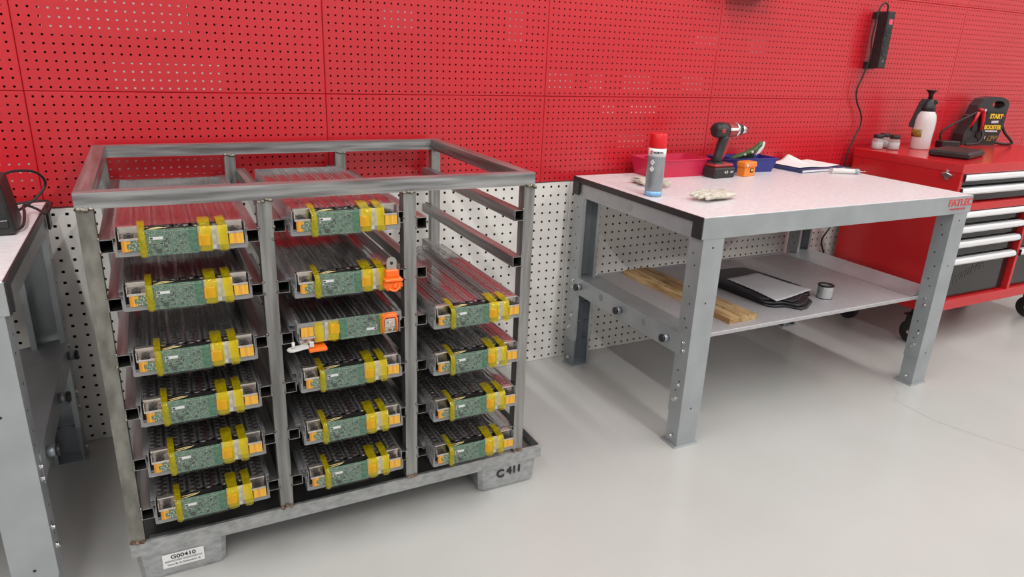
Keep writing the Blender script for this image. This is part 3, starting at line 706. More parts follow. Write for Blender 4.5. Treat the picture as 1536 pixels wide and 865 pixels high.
# ------------------------------------------------------------------ things on the bench (top z = BZ)
T = BZ
can = thing('spray_can', 'grey spray can with red cap and white brand band at the bench left end', 'spray can', (1.095, -0.505, T + 0.0002))
def lat(par, name, m_, prof, n=28, c=(0, 0, 0)): return MB().lathe(prof, n, 'z', c).build(name, m_, par)
lat(can, 'body', M_cangrey, [(0.0300, 0.0), (0.0325, 0.002), (0.0325, 0.176), (0.0318, 0.184)])
lat(can, 'base_band', M_canblue, [(0.03262, 0.003), (0.03262, 0.020)])
lat(can, 'brand_band', M_label, [(0.03272, 0.148), (0.03272, 0.178)])
lat(can, 'cap', M_redcap, [(0.0325, 0.1785), (0.0328, 0.181), (0.0315, 0.228), (0.0300, 0.231)])
# camera side direction
ang = math.atan2(-2.566 + 0.505, -0.568 - 1.095)
def on_can(name, body, size, dang, z, m_, **k):
    a = ang + dang; R_ = 0.0331
    # letters laid round the can one by one
    n_ = len(body); st_ = size * 0.68 / R_
    for i, chh in enumerate(body):
        aa = a + (i - (n_ - 1) / 2) * st_
        if chh == ' ': continue
        text(name, chh, size, m_, can, (R_ * math.cos(aa), R_ * math.sin(aa), z), (PI / 2, 0, aa + PI / 2), 0.0002, bold=k.get('bold', 0.0004))
on_can('lettering', 'WURTH', 0.0105, 0.18, 0.163, M_ink, bold=0.0006)
for z in (0.167, 0.160):
    a = ang - 0.66; b_ = MB(); b_.T = Matrix.Translation((0.0330 * math.cos(a), 0.0330 * math.sin(a), z)) @ Matrix.Rotation(a + PI / 2, 4, 'Z')
    b_.box(-0.0045, 0.0045, -0.0004, 0.0004, -0.0026, 0.0026); b_.build('emblem', M_redink, can)
for z, ch_ in ((0.128, 'A'), (0.103, '!')):
    a = ang - 0.42; b_ = MB(); b_.T = Matrix.Translation((0.0328 * math.cos(a), 0.0328 * math.sin(a), z)) @ Matrix.Rotation(a + PI / 2, 4, 'Z')
    b_.prism([(0, -0.011), (0.009, 0), (0, 0.011), (-0.009, 0)], -0.0006, 0.0004, 'y'); b_.build('hazard_mark', M_label, can)
    text('lettering', ch_, 0.010, M_ink, can, (0.0335 * math.cos(a), 0.0335 * math.sin(a), z), (PI / 2, 0, a + PI / 2), 0.0002)
for z in (0.082, 0.060, 0.052, 0.045, 0.038, 0.031):
    for dj in range(-4, 5):
        pass

def glove(label, loc, rz, scale=1.0, seed=1, fold=0.0):
    rg = random.Random(seed)
    me = bpy.data.meshes.new('work_glove'); V = []; E = []; R_ = []
    def ad(p, r, par):
        V.append(p); R_.append(r); 
        if par is not None: E.append((par, len(V) - 1))
        return len(V) - 1
    w_ = ad((0, 0, 0.012), (0.034, 0.011), None); cf = ad((-0.035, 0.002, 0.014), (0.036, 0.010), w_)
    pl = ad((0.045, 0, 0.013), (0.042, 0.012), w_); kn = ad((0.075, 0.0, 0.012), (0.040, 0.011), pl)
    for i, (dy, ln) in enumerate(((-0.030, 0.050), (-0.010, 0.060), (0.010, 0.056), (0.029, 0.044))):
        a = ad((0.092, dy, 0.012 + rg.uniform(-.002, .006)), (0.0105, 0.009), kn)
        b__ = ad((0.092 + ln * 0.5, dy * 1.25 + rg.uniform(-.006, .006), 0.012 + rg.uniform(0, .010)), (0.0100, 0.0085), a)
        ad((0.092 + ln, dy * 1.4 + rg.uniform(-.010, .010), 0.0095 + rg.uniform(0, .006)), (0.0085, 0.0075), b__)
    a = ad((0.030, -0.042, 0.013), (0.012, 0.010), pl); b__ = ad((0.055, -0.062, 0.016), (0.011, 0.009), a); ad((0.075, -0.070, 0.012), (0.009, 0.008), b__)
    me.from_pydata(V, E, []); me.materials.append(M_glove)
    o = link('work_glove', me, None, loc, (0, 0, rz)); o.scale = (scale,) * 3
    md = o.modifiers.new('skin', 'SKIN'); md.use_smooth_shade = True
    for i, r_ in enumerate(R_): me.skin_vertices[0].data[i].radius = r_
    me.skin_vertices[0].data[0].use_root = True
    s_ = o.modifiers.new('sub', 'SUBSURF'); s_.levels = 2; s_.render_levels = 2
    tx = bpy.data.textures.new('folds', 'CLOUDS'); tx.noise_scale = 0.022
    d = o.modifiers.new('folds', 'DISPLACE'); d.texture = tx; d.strength = 0.006; d.mid_level = 0.5; d.texture_coords = 'LOCAL'
    tag(o, label, 'glove'); return o
glove('crumpled beige work glove behind the spray can, by the red bin', (1.205, -0.275, T + 0.003), -1.22, 0.92, 2)
glove('crumpled beige work glove at the bench front, right of the spray can', (1.335, -0.628, T + 0.003), PI + 0.12, 1.05, 5)

def bin_(name, label, m_, loc, rz, W, D, H, tp=0.016, low=0.55):
    """open storage bin, front (local -x end) cut lower; origin base centre"""
    t = thing(name, label, 'bin', loc, rz)
    o = MB(); th = 0.0025
    def rect(w, d, z): return [(-w, -d, z), (w, -d, z), (w, d, z), (-w, d, z)]
    w, d = W / 2, D / 2
    ob = rect(w - tp, d - tp, 0); ot = rect(w, d, H)
    ib = rect(w - tp - th, d - tp - th, th); it = rect(w - th, d - th, H)
    vs = ob + ot + ib + it; fs = [(0, 3, 2, 1)]
    for i in range(4):
        j = (i + 1) % 4; fs += [(i, j, 4 + j, 4 + i), (8 + j, 8 + i, 12 + i, 12 + j), (4 + i, 4 + j, 12 + j, 12 + i)]
    fs.append((8, 9, 10, 11)); o.add(vs, fs)
    b__ = o.build('body', m_, t)
    l = MB(); l.ring([(-w - 0.004, -d - 0.004), (w + 0.004, -d - 0.004), (w + 0.004, d + 0.004), (-w - 0.004, d + 0.004)], [(-w + th, -d + th), (w - th, -d + th), (w - th, d - th), (-w + th, d - th)], H - 0.004, H + 0.001, 'z')
    l.build('rim', m_, t)
    l = MB()
    l.add([(-w * 0.5, -d + th, H - 0.004), (-w * 0.5, d - th, H - 0.004), (-w * 0.5, d - tp, 0.01), (-w * 0.5, -d + tp, 0.01), (-w * 0.5 + 0.002, -d + th, H - 0.004), (-w * 0.5 + 0.002, d - th, H - 0.004), (-w * 0.5 + 0.002, d - tp, 0.01), (-w * 0.5 + 0.002, -d + tp, 0.01)],
          [(0, 1, 2, 3), (4, 7, 6, 5), (0, 4, 5, 1), (2, 6, 7, 3), (1, 5, 6, 2), (0, 3, 7, 4)])
    l.build('divider', m_, t)
    return t
bin_('storage_bin', 'open crimson plastic bin on the bench behind the spray can', M_binred, (1.478, -0.1245, T + 0.0002), 0.0, 0.305, 0.170, 0.078)
bin_('storage_bin', 'open navy blue plastic bin on the bench behind the drill', M_blue, (1.915, -0.122, T + 0.0002), -0.10, 0.300, 0.135, 0.066)

# tool bundle in the blue bin
pt = thing('pruning_tool', 'green handled hand tool with pale jaws lying in the navy bin', 'tool', (1.935, -0.115, T + 0.062), -0.1); pt.scale = (1.12, 1.12, 1.12)
o = MB(); o.tube([(-0.085, -0.01, -0.008), (-0.03, -0.012, 0.010), (0.030, -0.012, 0.030), (0.062, -0.01, 0.055), (0.070, -0.006, 0.064)], [0.007, 0.010, 0.013, 0.012, 0.006], 10); o.build('handle', M_greenh, pt)
o = MB(); o.tube([(-0.075, 0.018, -0.012), (-0.02, 0.018, 0.004), (0.05, 0.014, 0.022), (0.075, 0.010, 0.040)], [0.006, 0.009, 0.011, 0.006], 10); o.build('handle', M_greenh, pt)
o = MB(); o.prism([(0.050, 0.010), (0.070, 0.018), (0.086, 0.040), (0.090, 0.062), (0.083, 0.066), (0.072, 0.048), (0.058, 0.030)], -0.008, -0.002, 'y'); o.build('jaw', M_label, pt)
for p in ((-0.02, -0.022, 0.013), (0.015, -0.024, 0.026)):
    MB().cyl(0.006, -0.002, 0.002, 'y', p, 10).build('rivet', M_chrome, pt)
MB().box(-0.03, 0.05, 0.0, 0.01, -0.02, 0.010, 0.002).build('spacer', M_dark, pt)

# drill
dr = thing('cordless_drill', 'black and dark red cordless drill standing on its battery, chuck pointing right', 'drill', (1.672, -0.2345, T + 0.0002), 0.06)
o = MB()
o.box(-0.066, 0.060, -0.038, 0.038, 0.0, 0.046, 0.006); bat = o.build('battery', M_dark, dr)
o = MB(); o.box(-0.062, 0.052, -0.034, 0.034, 0.046, 0.062, 0.006); o.build('base', M_drillred, dr)
o = MB(); o.box(-0.058, -0.005, -0.030, 0.030, 0.060, 0.068, 0.004); o.build('foot_grip', M_dark, dr)
o = MB(); o.tube([(-0.028, 0, 0.060), (-0.024, 0, 0.090), (-0.014, 0, 0.125), (-0.004, 0, 0.160), (0.0, 0, 0.185)], [0.024, 0.0195, 0.020, 0.0215, 0.025], 14)
o.build('handle', M_dark, dr)
o = MB(); o.tube([(-0.008, -0.004, 0.075), (0.000, -0.004, 0.100), (0.010, -0.004, 0.130), (0.020, -0.004, 0.160), (0.018, -0.003, 0.180)], [0.010, 0.012, 0.013, 0.014, 0.012], 10); o.build('handle_trim', M_drillred, dr)
o = MB(); o.box(0.024, 0.036, -0.008, 0.008, 0.140, 0.166, 0.003); o.build('trigger', M_black, dr)
o = MB(); o.lathe([(0.018, -0.066), (0.030, -0.058), (0.034, -0.040), (0.034, -0.012), (0.030, 0.006)], 20, 'x', (0, 0, 0.205)); o.build('motor_cap', M_dark, dr)
o = MB(); o.lathe([(0.031, 0.006), (0.032, 0.012), (0.031, 0.048), (0.028, 0.054)], 20, 'x', (0, 0, 0.205)); o.build('gear_housing', M_drillred, dr)
o = MB(); o.box(-0.052, -0.030, -0.0355, -0.030, 0.196, 0.214, 0.002); o.build('side_vent', M_drillred, dr)
o = MB(); o.box(0.004, 0.050, -0.034, -0.028, 0.205, 0.216, 0.001); o.build('side_label', M_label, dr)
o = MB(); o.lathe([(0.029, 0.054), (0.033, 0.056), (0.033, 0.064), (0.029, 0.066)], 20, 'x', (0, 0, 0.205)); o.build('collar', M_chrome, dr)
o = MB(); o.lathe([(0.026, 0.066), (0.027, 0.070), (0.025, 0.092), (0.023, 0.094)], 20, 'x', (0, 0, 0.205)); o.build('torque_ring', M_dark, dr)
o = MB(); o.lathe([(0.022, 0.094), (0.0225, 0.100), (0.0205, 0.116), (0.013, 0.130), (0.006, 0.132)], 20, 'x', (0, 0, 0.205)); o.build('chuck', M_chrome, dr)
text('lettering', '4.0', 0.018, M_label, bat, (0.002, -0.0385, 0.026), ext=0.0003)
text('lettering', '18V', 0.013, M_label, bat, (0.036, -0.0385, 0.026), ext=0.0003)

# orange clamp block
ob = thing('clamp_block', 'small light orange plastic block with metal tongue beside the drill battery', 'block', (1.825, -0.243, T + 0.0002), 0.10)
o = MB(); o.box(-0.038, 0.034, -0.022, 0.022, 0, 0.040, 0.002); o.build('body', M_orangel, ob)
o = MB(); o.box(-0.042, 0.040, -0.026, 0.026, 0.040, 0.066, 0.005); o.build('cover', M_orangel, ob)
o = MB(); o.box(0.040, 0.058, -0.010, 0.012, 0.044, 0.048); o.build('tongue', M_label, ob)
o = MB(); o.box(-0.002, 0.020, -0.0235, -0.021, 0.018, 0.036); o.build('window', M_dark, ob)
o = MB(); o.box(0.003, 0.015, -0.0245, -0.023, 0.024, 0.033); o.build('catch', M_yellow, ob)
o = MB(); o.cyl(0.008, -0.0285, -0.0255, 'y', (-0.028, 0, 0.052), 12); o.build('screw', M_chrome, ob)

# binder and paper
bi = thing('ring_binder', 'flat dark navy binder lying on the bench beneath a white sheet', 'binder', (2.325, -0.150, T + 0.0002), 0.06)
bo = [(-0.196, 0.118), (-0.196, -0.085), (0.20, -0.085), (0.20, 0.118)]
o = MB(); o.box(-0.165, 0.165, -0.105, 0.105, 0, 0.003, 0.001); o.build('cover', M_navy, bi)
o = MB(); o.box(-0.162, 0.160, -0.102, 0.102, 0.003, 0.013); o.build('pages', M_paper, bi)
o = MB(); o.box(-0.165, 0.165, -0.105, 0.105, 0.013, 0.016, 0.001); o.build('cover', M_navy, bi)
o = MB(); o.box(-0.169, -0.165, -0.105, 0.105, 0.0, 0.016, 0.001); o.build('spine', M_navy, bi)
o = MB(); nu, nv = 28, 14; vs = []; fs = []
for j in range(nv):
    for i in range(nu):
        u, v_ = i / (nu - 1), j / (nv - 1)
        z = 0.0205 + 0.034 * math.exp(-((u - 0.50) / 0.13) ** 2) * max(0, v_ - 0.35) / 0.65 + 0.0025 * math.sin(u * 7)
        vs.append((2.325 - 0.145 + 0.30 * u - 0.012 * v_, -0.232 + 0.19 * v_ + 0.018 * u, T + z))
for j in range(nv - 1):
    for i in range(nu - 1): fs.append((j * nu + i, j * nu + i + 1, (j + 1) * nu + i + 1, (j + 1) * nu + i))
o.add(vs, fs, True); o = o.build('paper_sheet', M_paper); o.modifiers.new('s', 'SOLIDIFY').thickness = 0.0004
tag(o, 'white sheet with a raised curled edge on top of the navy binder', 'paper')

# syringe-like tube
sy = thing('grease_syringe', 'translucent white syringe lying at the right end of the bench', 'syringe', (2.385, -0.330, T + 0.0135), -0.44)
o = MB(); o.lathe([(0.011, -0.068), (0.0125, -0.064), (0.0125, 0.055), (0.010, 0.060)], 18, 'x'); o.build('barrel', M_bottle, sy)
o = MB(); o.lathe([(0.0127, 0.040), (0.0127, 0.060), (0.006, 0.068), (0.002, 0.072)], 18, 'x'); o.build('cap', M_needle, sy)
o = MB(); o.lathe([(0.0012, 0.072), (0.0010, 0.105)], 8, 'x'); o.build('needle', M_chrome, sy)
o = MB(); o.box(-0.072, -0.068, -0.016, 0.016, -0.0125, 0.012, 0.001); o.build('flange', M_bottle, sy)

# ------------------------------------------------------------------ shelf things (z=.410)
SH = 0.4102
pk = thing('wood_plank', 'rough weathered pine plank lying front to back on the lower shelf', 'plank', (1.385, -0.430, SH), 0.0)
o = MB(); 
ax = Vector((1.395, -0.755, 0)) - Vector((1.375, -0.110, 0))
rz = math.atan2(ax.y, ax.x) + PI / 2
pk.rotation_euler = (0, 0, rz - 0.0)
nu, nv = 10, 26; L_ = 0.655; W_ = 0.145; vs = []; rt = random.Random(4); fs = []
prof = []
for j in range(nv):
    y = -L_ / 2 + L_ * j / (nv - 1); e = rt.uniform(-.0015, .0015)
    for i in range(nu):
        vs.append((-W_ / 2 + W_ * i / (nu - 1) + (e if i in (0, nu - 1) else 0), y + (rt.uniform(-.002, .002) if j in (0, nv - 1) else 0), 0.0245 + rt.uniform(-.0007, .0007) - (0.002 if i in (0, nu - 1) else 0)))
k0 = len(vs)
for j in range(nv):
    for i in range(nu): vs.append((vs[j * nu + i][0], vs[j * nu + i][1], 0.0))
for j in range(nv - 1):
    for i in range(nu - 1):
        a = j * nu + i; fs += [(a, a + 1, a + nu + 1, a + nu), (k0 + a, k0 + a + nu, k0 + a + nu + 1, k0 + a + 1)]
for j in range(nv - 1):
    for i in (0, nu - 1): a = j * nu + i; fs.append((a, a + nu, k0 + a + nu, k0 + a))
for i in range(nu - 1):
    for j in (0, nv - 1): a = j * nu + i; fs.append((a, a + 1, k0 + a + 1, k0 + a))
o.add(vs, fs); o.build('board', M_wood, pk)
o = MB(); rt = random.Random(8)
for _ in range(16):
    x, y, l_, w__ = rt.uniform(-.055, .055), rt.uniform(-.30, .30), rt.uniform(.006, .024), rt.uniform(.001, .0035)
    o.add([(x - w__, y, 0.0254), (x, y - l_, 0.0254), (x + w__, y, 0.0254), (x, y + l_, 0.0254)], [(0, 1, 2, 3)])
tag(o.build('bark_mark', M_knot, pk), kind='stuff')

# stack of black pouches
def pouch(label, z, outline, m_, name, cat, h, seed, group=None):
    rt = random.Random(seed); Q_ = [Vector((x, y, 0)) for x, y in outline]; P = []
    for i in range(len(Q_)):
        a_, b__, c_ = Q_[i - 1], Q_[i], Q_[(i + 1) % len(Q_)]
        P += [b__.lerp(a_, 0.18), b__, b__.lerp(c_, 0.18)]
    cx = sum(p.x for p in P) / len(P); cy = sum(p.y for p in P) / len(P); n = len(P)
    vs = []; fs = []
    rings = [(1.0, 0.0), (1.01, h * 0.5), (0.97, h), (0.6, h + 0.001), (0.3, h * 1.02)]
    for s_, zz in rings:
        for p in P: vs.append(((p.x - cx) * s_, (p.y - cy) * s_, zz + (rt.uniform(-.0006, .0006) if zz > 0 else 0)))
    for k in range(len(rings) - 1):
        for i in range(n): fs.append((k * n + i, k * n + (i + 1) % n, (k + 1) * n + (i + 1) % n, (k + 1) * n + i))
    fs.append(tuple(range(n))); fs.append(tuple((len(rings) - 1) * n + i for i in range(n)))
    o = MB(); o.add(vs, fs, True); o = o.build(name, m_); o.location = (cx, cy, z)
    return tag(o, label, cat, group)
base = [(1.600, -0.42), (1.612, -0.27), (1.64, -0.245), (1.885, -0.275), (1.90, -0.30), (1.935, -0.605), (1.905, -0.635), (1.870, -0.625), (1.845, -0.70), (1.765, -0.745), (1.722, -0.752), (1.690, -0.700), (1.640, -0.690), (1.618, -0.665)]
pouch('flat black pouch directly on the lower shelf, bottom of the pouch stack', SH, base, M_bag, 'pouch', 'pouch', 0.012, 1)
pouch('flat black pouch in the middle of the pouch stack on the lower shelf', SH + 0.0136, [(x * 0.985 + 0.016, y * 0.96 - 0.018) for x, y in base], M_bag, 'pouch', 'pouch', 0.011, 2)
pouch('flat black pouch right beneath the grey sheet on the lower shelf', SH + 0.0264, [(x * 0.955 + 0.056, y * 0.92 - 0.026) for x, y in base], M_bag, 'pouch', 'pouch', 0.008, 3)
o = MB(); nu, nv = 16, 16; vs = []; fs = []
c4 = [Vector((1.640, -0.405, 0)), Vector((1.842, -0.385, 0)), Vector((1.870, -0.668, 0)), Vector((1.630, -0.700, 0))]
for j in range(nv):
    for i in range(nu):
        u, v_ = i / (nu - 1), j / (nv - 1)
        p = (c4[0] * (1 - u) + c4[1] * u) * (1 - v_) + (c4[3] * (1 - u) + c4[2] * u) * v_
        vs.append((p.x, p.y, SH + 0.0385 + 0.004 * math.sin(u * 3 + v_ * 4) * v_ + 0.006 * u * v_))
for j in range(nv - 1):
    for i in range(nu - 1): fs.append((j * nu + i, j * nu + i + 1, (j + 1) * nu + i + 1, (j + 1) * nu + i))
o.add(vs, fs, True); o = o.build('grey_sheet', M_greypaper); o.modifiers.new('s', 'SOLIDIFY').thickness = 0.0008
tag(o, 'creased light grey sheet lying on the black pouches on the shelf', 'sheet')

sp = thing('wire_spool', 'small silver wire spool with black rims standing on the lower shelf', 'spool', (1.955, -0.668, SH))
MB().lathe([(0.0335, 0.0), (0.0335, 0.003)], 28).build('flange', M_black, sp)
o = MB(); o.ring([(0.0320 * math.cos(a * PI / 14), 0.0320 * math.sin(a * PI / 14)) for a in range(28)], [(0.022 * math.cos(a * PI / 14), 0.022 * math.sin(a * PI / 14)) for a in range(28)], 0.003, 0.054, 'z'); o.build('wire', M_wirespool, sp)
o = MB(); o.ring([(0.0340 * math.cos(a * PI / 14), 0.0340 * math.sin(a * PI / 14)) for a in range(28)], [(0.0235 * math.cos(a * PI / 14), 0.0235 * math.sin(a * PI / 14)) for a in range(28)], 0.054, 0.0585, 'z'); o.build('flange', M_black, sp)

# ------------------------------------------------------------------ tool cabinet
CX0, CX1, CY0, CY1, CZ0, CZ1 = 2.790, 4.12, -0.637, -0.052, 0.205, 0.950
cb = thing('tool_cabinet', 'glossy red rolling tool cabinet with black drawers and silver handles', 'cabinet', (CX0, CY0, 0))
class CB(MB):
    def __init__(s): super().__init__(); s.T = Matrix.Translation((-CX0, -CY0, 0))
o = CB(); o.box(CX0, CX0 + 0.022, CY0, CY1, CZ0, 0.945, 0.002); o.build('side_panel', M_cab, cb)
o = CB(); o.box(CX1 - 0.022, CX1, CY0, CY1, CZ0, 0.945, 0.002); o.build('side_panel', M_cab, cb)
o = CB(); o.box(CX0 + 0.022, CX1 - 0.022, CY1 - 0.01, CY1, CZ0, 0.945); o.build('back_panel', M_cab, cb)
o = CB(); o.box(CX0 - 0.003, CX1 + 0.003, CY0 - 0.003, CY1 + 0.003, 0.905, CZ1, 0.003); o.build('top_panel', M_cab, cb)
o = CB(); o.box(CX0 + 0.022, CX1 - 0.022, CY0, CY1 - 0.01, CZ0, 0.258, 0.002); o.build('bottom_rail', M_cab, cb)
o = CB(); o.box(CX0 + 0.022, CX1 - 0.022, CY0, CY0 + 0.05, 0.722, 0.758, 0.002); o.build('middle_rail', M_cab, cb)
o = CB(); o.box(3.452, 3.474, CY0, CY1 - 0.01, 0.258, 0.722, 0.001); o.build('divider', M_cab, cb)
o = CB(); o.box(CX0 + 0.022, CX1 - 0.022, CY0 + 0.10, CY0 + 0.11, 0.258, 0.905); o.build('inner_back', M_black, cb)
def drawer(x0, x1, z0, z1, txt=False):
    o = CB(); o.box(x0, x1, CY0 + 0.028, CY0 + 0.052, z0, z1, 0.002); d = o.build('drawer', M_drawer, cb)
    o = CB(); o.prism([(CY0 + 0.026, z1 - 0.004), (CY0 + 0.002, z1 - 0.004), (CY0 - 0.006, z1 - 0.012), (CY0 - 0.008, z1 - 0.026), (CY0 - 0.002, z1 - 0.034), (CY0 + 0.014, z1 - 0.034), (CY0 + 0.026, z1 - 0.024)], x0 + 0.006, x1 - 0.010, 'x')
    o.build('handle', M_alu, d)
    o = CB(); o.box(x1 - 0.010, x1 - 0.004, CY0 - 0.008, CY0 + 0.028, z1 - 0.036, z1 - 0.003, 0.001); o.box(x0, x0 + 0.006, CY0 - 0.008, CY0 + 0.028, z1 - 0.036, z1 - 0.003, 0.001); o.build('handle_cap', M_black, d)
    return d
a, b_ = CX0 + 0.024, CX1 - 0.024
for z0, z1 in ((0.842, 0.904), (0.762, 0.838)): drawer(a, b_, z0, z1)
L1 = ((0.648, 0.720), (0.572, 0.644), (0.484, 0.568), (0.262, 0.480))
for z0, z1 in L1: dd = drawer(a, 3.446, z0, z1)
text('lettering', 'Milwaukee', 0.085, M_emboss, dd, (3.05 - CX0, 0.0272, 0.375), rot=(PI / 2, -0.25, 0), shear=0.4, bold=0.001)
for z0, z1 in ((0.648, 0.720), (0.484, 0.644), (0.262, 0.480)): drawer(3.478, b_, z0, z1)
op = CB(); X = CX0
op.prism([(-0.600, 0.898), (-0.545, 0.898), (-0.550, 0.885), (-0.562, 0.880), (-0.566, 0.868), (-0.579, 0.868), (-0.583, 0.880), (-0.595, 0.885)], X - 0.006, X, 'x')
op.tube([(X - 0.008, -0.600, 0.893), (X - 0.018, -0.585, 0.900), (X - 0.020, -0.5725, 0.904), (X - 0.018, -0.560, 0.900), (X - 0.008, -0.545, 0.893)], 0.004, 8)
op.cyl(0.004, X - 0.0085, X - 0.005, 'x', (0, -0.5725, 0.908), 8); op.box(X - 0.006, X, -0.580, -0.565, 0.895, 0.916)
op.build('bottle_opener', M_chrome, cb)
o = CB()
for k, (y, z) in enumerate(((-0.115, 0.905), (-0.12, 0.62), (-0.12, 0.58), (-0.115, 0.88))): o.cyl(0.004, CX0 - 0.0006, CX0, 'x', (0, y, z), 8)
o.build('rivet_hole', M_black, cb)
def castor(x, y):
    o = CB(); c_ = (x, y, 0)
    o.lathe([(0.058, -0.016), (0.062, -0.010), (0.062, 0.010), (0.058, 0.016)], 24, 'x', (x, y, 0.062)); w_ = o.build('castor', M_rubber, cb)
    o = CB(); o.lathe([(0.030, -0.018), (0.030, 0.018)], 16, 'x', (x, y, 0.062)); o.build('hub', M_dark, w_)
    o = CB(); o.box(x - 0.024, x - 0.019, y - 0.022, y + 0.030, 0.050, 0.150); o.box(x + 0.019, x + 0.024, y - 0.022, y + 0.030, 0.050, 0.150); o.box(x - 0.035, x + 0.035, y - 0.035, y + 0.040, 0.150, 0.156); o.cyl(0.022, 0.156, 0.2055, 'z', (x, y, 0), 12)
    o.build('fork', M_dark, w_)
    o = CB(); o.lathe([(0.009, -0.030), (0.009, 0.030)], 10, 'x', (x, y, 0.062)); o.build('axle', M_chrome, w_)
for x, y in ((2.868, -0.535), (3.93, -0.545), (2.868, -0.150), (3.93, -0.150)): castor(x, y)

# ------------------------------------------------------------------ things on the cabinet
K = CZ1 + 0.0003
def jar(label, loc, s=1.0):
    t = thing('glass_jar', label, 'jar', loc, 0.3, 'small jars on the cabinet')
    lat(t, 'body', M_jar, [(0.025 * s, 0), (0.029 * s, 0.003), (0.029 * s, 0.044), (0.024 * s, 0.053), (0.022 * s, 0.057)], 20)
    lat(t, 'filling', M_jarfill, [(0.026 * s, 0.003), (0.0275 * s, 0.006), (0.0275 * s, 0.036), (0.026 * s, 0.037)], 20)
    lat(t, 'lid', M_dark, [(0.0235 * s, 0.057), (0.0245 * s, 0.059), (0.0245 * s, 0.074), (0.023 * s, 0.076)], 20)
    return t
jar('leftmost small glass jar with black lid on the red cabinet', (2.872, -0.118, K))
jar('small glass jar with black lid standing behind the other two', (2.975, -0.080, K))
jar('right small glass jar with black lid, nearest the spray bottle', (2.950, -0.158, K))

sb = thing('pump_sprayer', 'milky white pump spray bottle with black head on the red cabinet', 'spray bottle', (3.160, -0.165, K), 0.0)
lat(sb, 'body', M_bottle, [(0.046, 0), (0.050, 0.005), (0.050, 0.075), (0.053, 0.110), (0.053, 0.150), (0.048, 0.180), (0.036, 0.200), (0.030, 0.205)])
lat(sb, 'liquid', mat('grey_liquid', (0.45, 0.46, 0.46), 0.3, var=0.05, scale=10), [(0.0475, 0.004), (0.0475, 0.070)])
lat(sb, 'collar', M_black, [(0.032, 0.196), (0.038, 0.200), (0.036, 0.225), (0.027, 0.245), (0.024, 0.262)])
o = MB(); o.lathe([(0.010, 0.262), (0.012, 0.285), (0.020, 0.300), (0.030, 0.306), (0.028, 0.309)], 18, 'z'); o.build('pump_knob', M_black, sb)
# handle/trigger arm on the camera-left side
sb.rotation_euler = (0, 0, -0.85)
o = MB(); o.prism([(0.030, 0.258), (-0.034, 0.262), (-0.046, 0.240), (-0.072, 0.130), (-0.070, 0.112), (-0.050, 0.110), (-0.034, 0.170), (-0.018, 0.215), (0.030, 0.232)], -0.018, 0.018, 'y'); o.build('handle', M_black, sb)
o = MB(); o.box(0.018, 0.040, -0.009, 0.009, 0.238, 0.252, 0.002); o.build('nozzle', M_black, sb)
o = MB(); 
for sgn in (1,):
    nn = 9; vs = []; fs = []
    for i in range(nn):
        a = PI * (0.95 + 0.48 * i / (nn - 1)); 
        for z in (0.066, 0.104): vs.append((0.0538 * math.cos(a), 0.0538 * math.sin(a), z))
    for i in range(nn - 1): fs.append((2 * i, 2 * i + 2, 2 * i + 3, 2 * i + 1))
    o.add(vs, fs, True)
oo = o.build('label_patch', M_ochre, sb); oo.modifiers.new('s', 'SOLIDIFY').thickness = 0.001

cs = thing('tool_case', 'flat black zipped case on the front left of the red cabinet', 'case', (3.078, -0.420, K), 0.30)
o = MB(); o.box(-0.140, 0.140, -0.092, 0.092, 0, 0.034, 0.009); o.build('body', M_dark, cs)
o = MB(); o.box(-0.1404, 0.1404, -0.0924, 0.0924, 0.015, 0.018, 0.0); o.build('seam', M_black, cs)
o = MB(); o.tube(catmull([(0.140, -0.02, 0.012), (0.175, -0.03, 0.010), (0.205, -0.05, 0.012), (0.17, -0.075, 0.012), (0.130, -0.085, 0.014)]), 0.008, 8); o.tube(catmull([(0.140, -0.04, 0.022), (0.175, -0.015, 0.024), (0.215, -0.03, 0.018), (0.19, -0.05, 0.010)]), 0.007, 8)
o.build('strap', M_dark, cs)

bx = thing('small_box', 'small black box behind the flat case, beside the spray bottle', 'box', (3.43, -0.150, K), -0.35)
o = MB(); o.box(-0.055, 0.055, -0.030, 0.030, 0, 0.036, 0.004); o.build('body', M_black, bx)
o = MB(); o.box(-0.030, 0.050, -0.0315, -0.030, 0.010, 0.020); o.build('stripe', M_dark, bx)

# jump starter
bs = thing('jump_starter', 'anthracite jump starter pack with yellow lettering and red clamp on the cabinet', 'jump starter', (3.812, -0.078, K), -0.236)
SX = 1.0
outer = [(-0.150, 0.0), (0.085, 0.0), (0.115, 0.10), (0.125, 0.185), (0.128, 0.235), (0.112, 0.262), (0.06, 0.272), (0.0, 0.274), (-0.055, 0.268), (-0.085, 0.245), (-0.098, 0.20), (-0.125, 0.12), (-0.150, 0.06)]
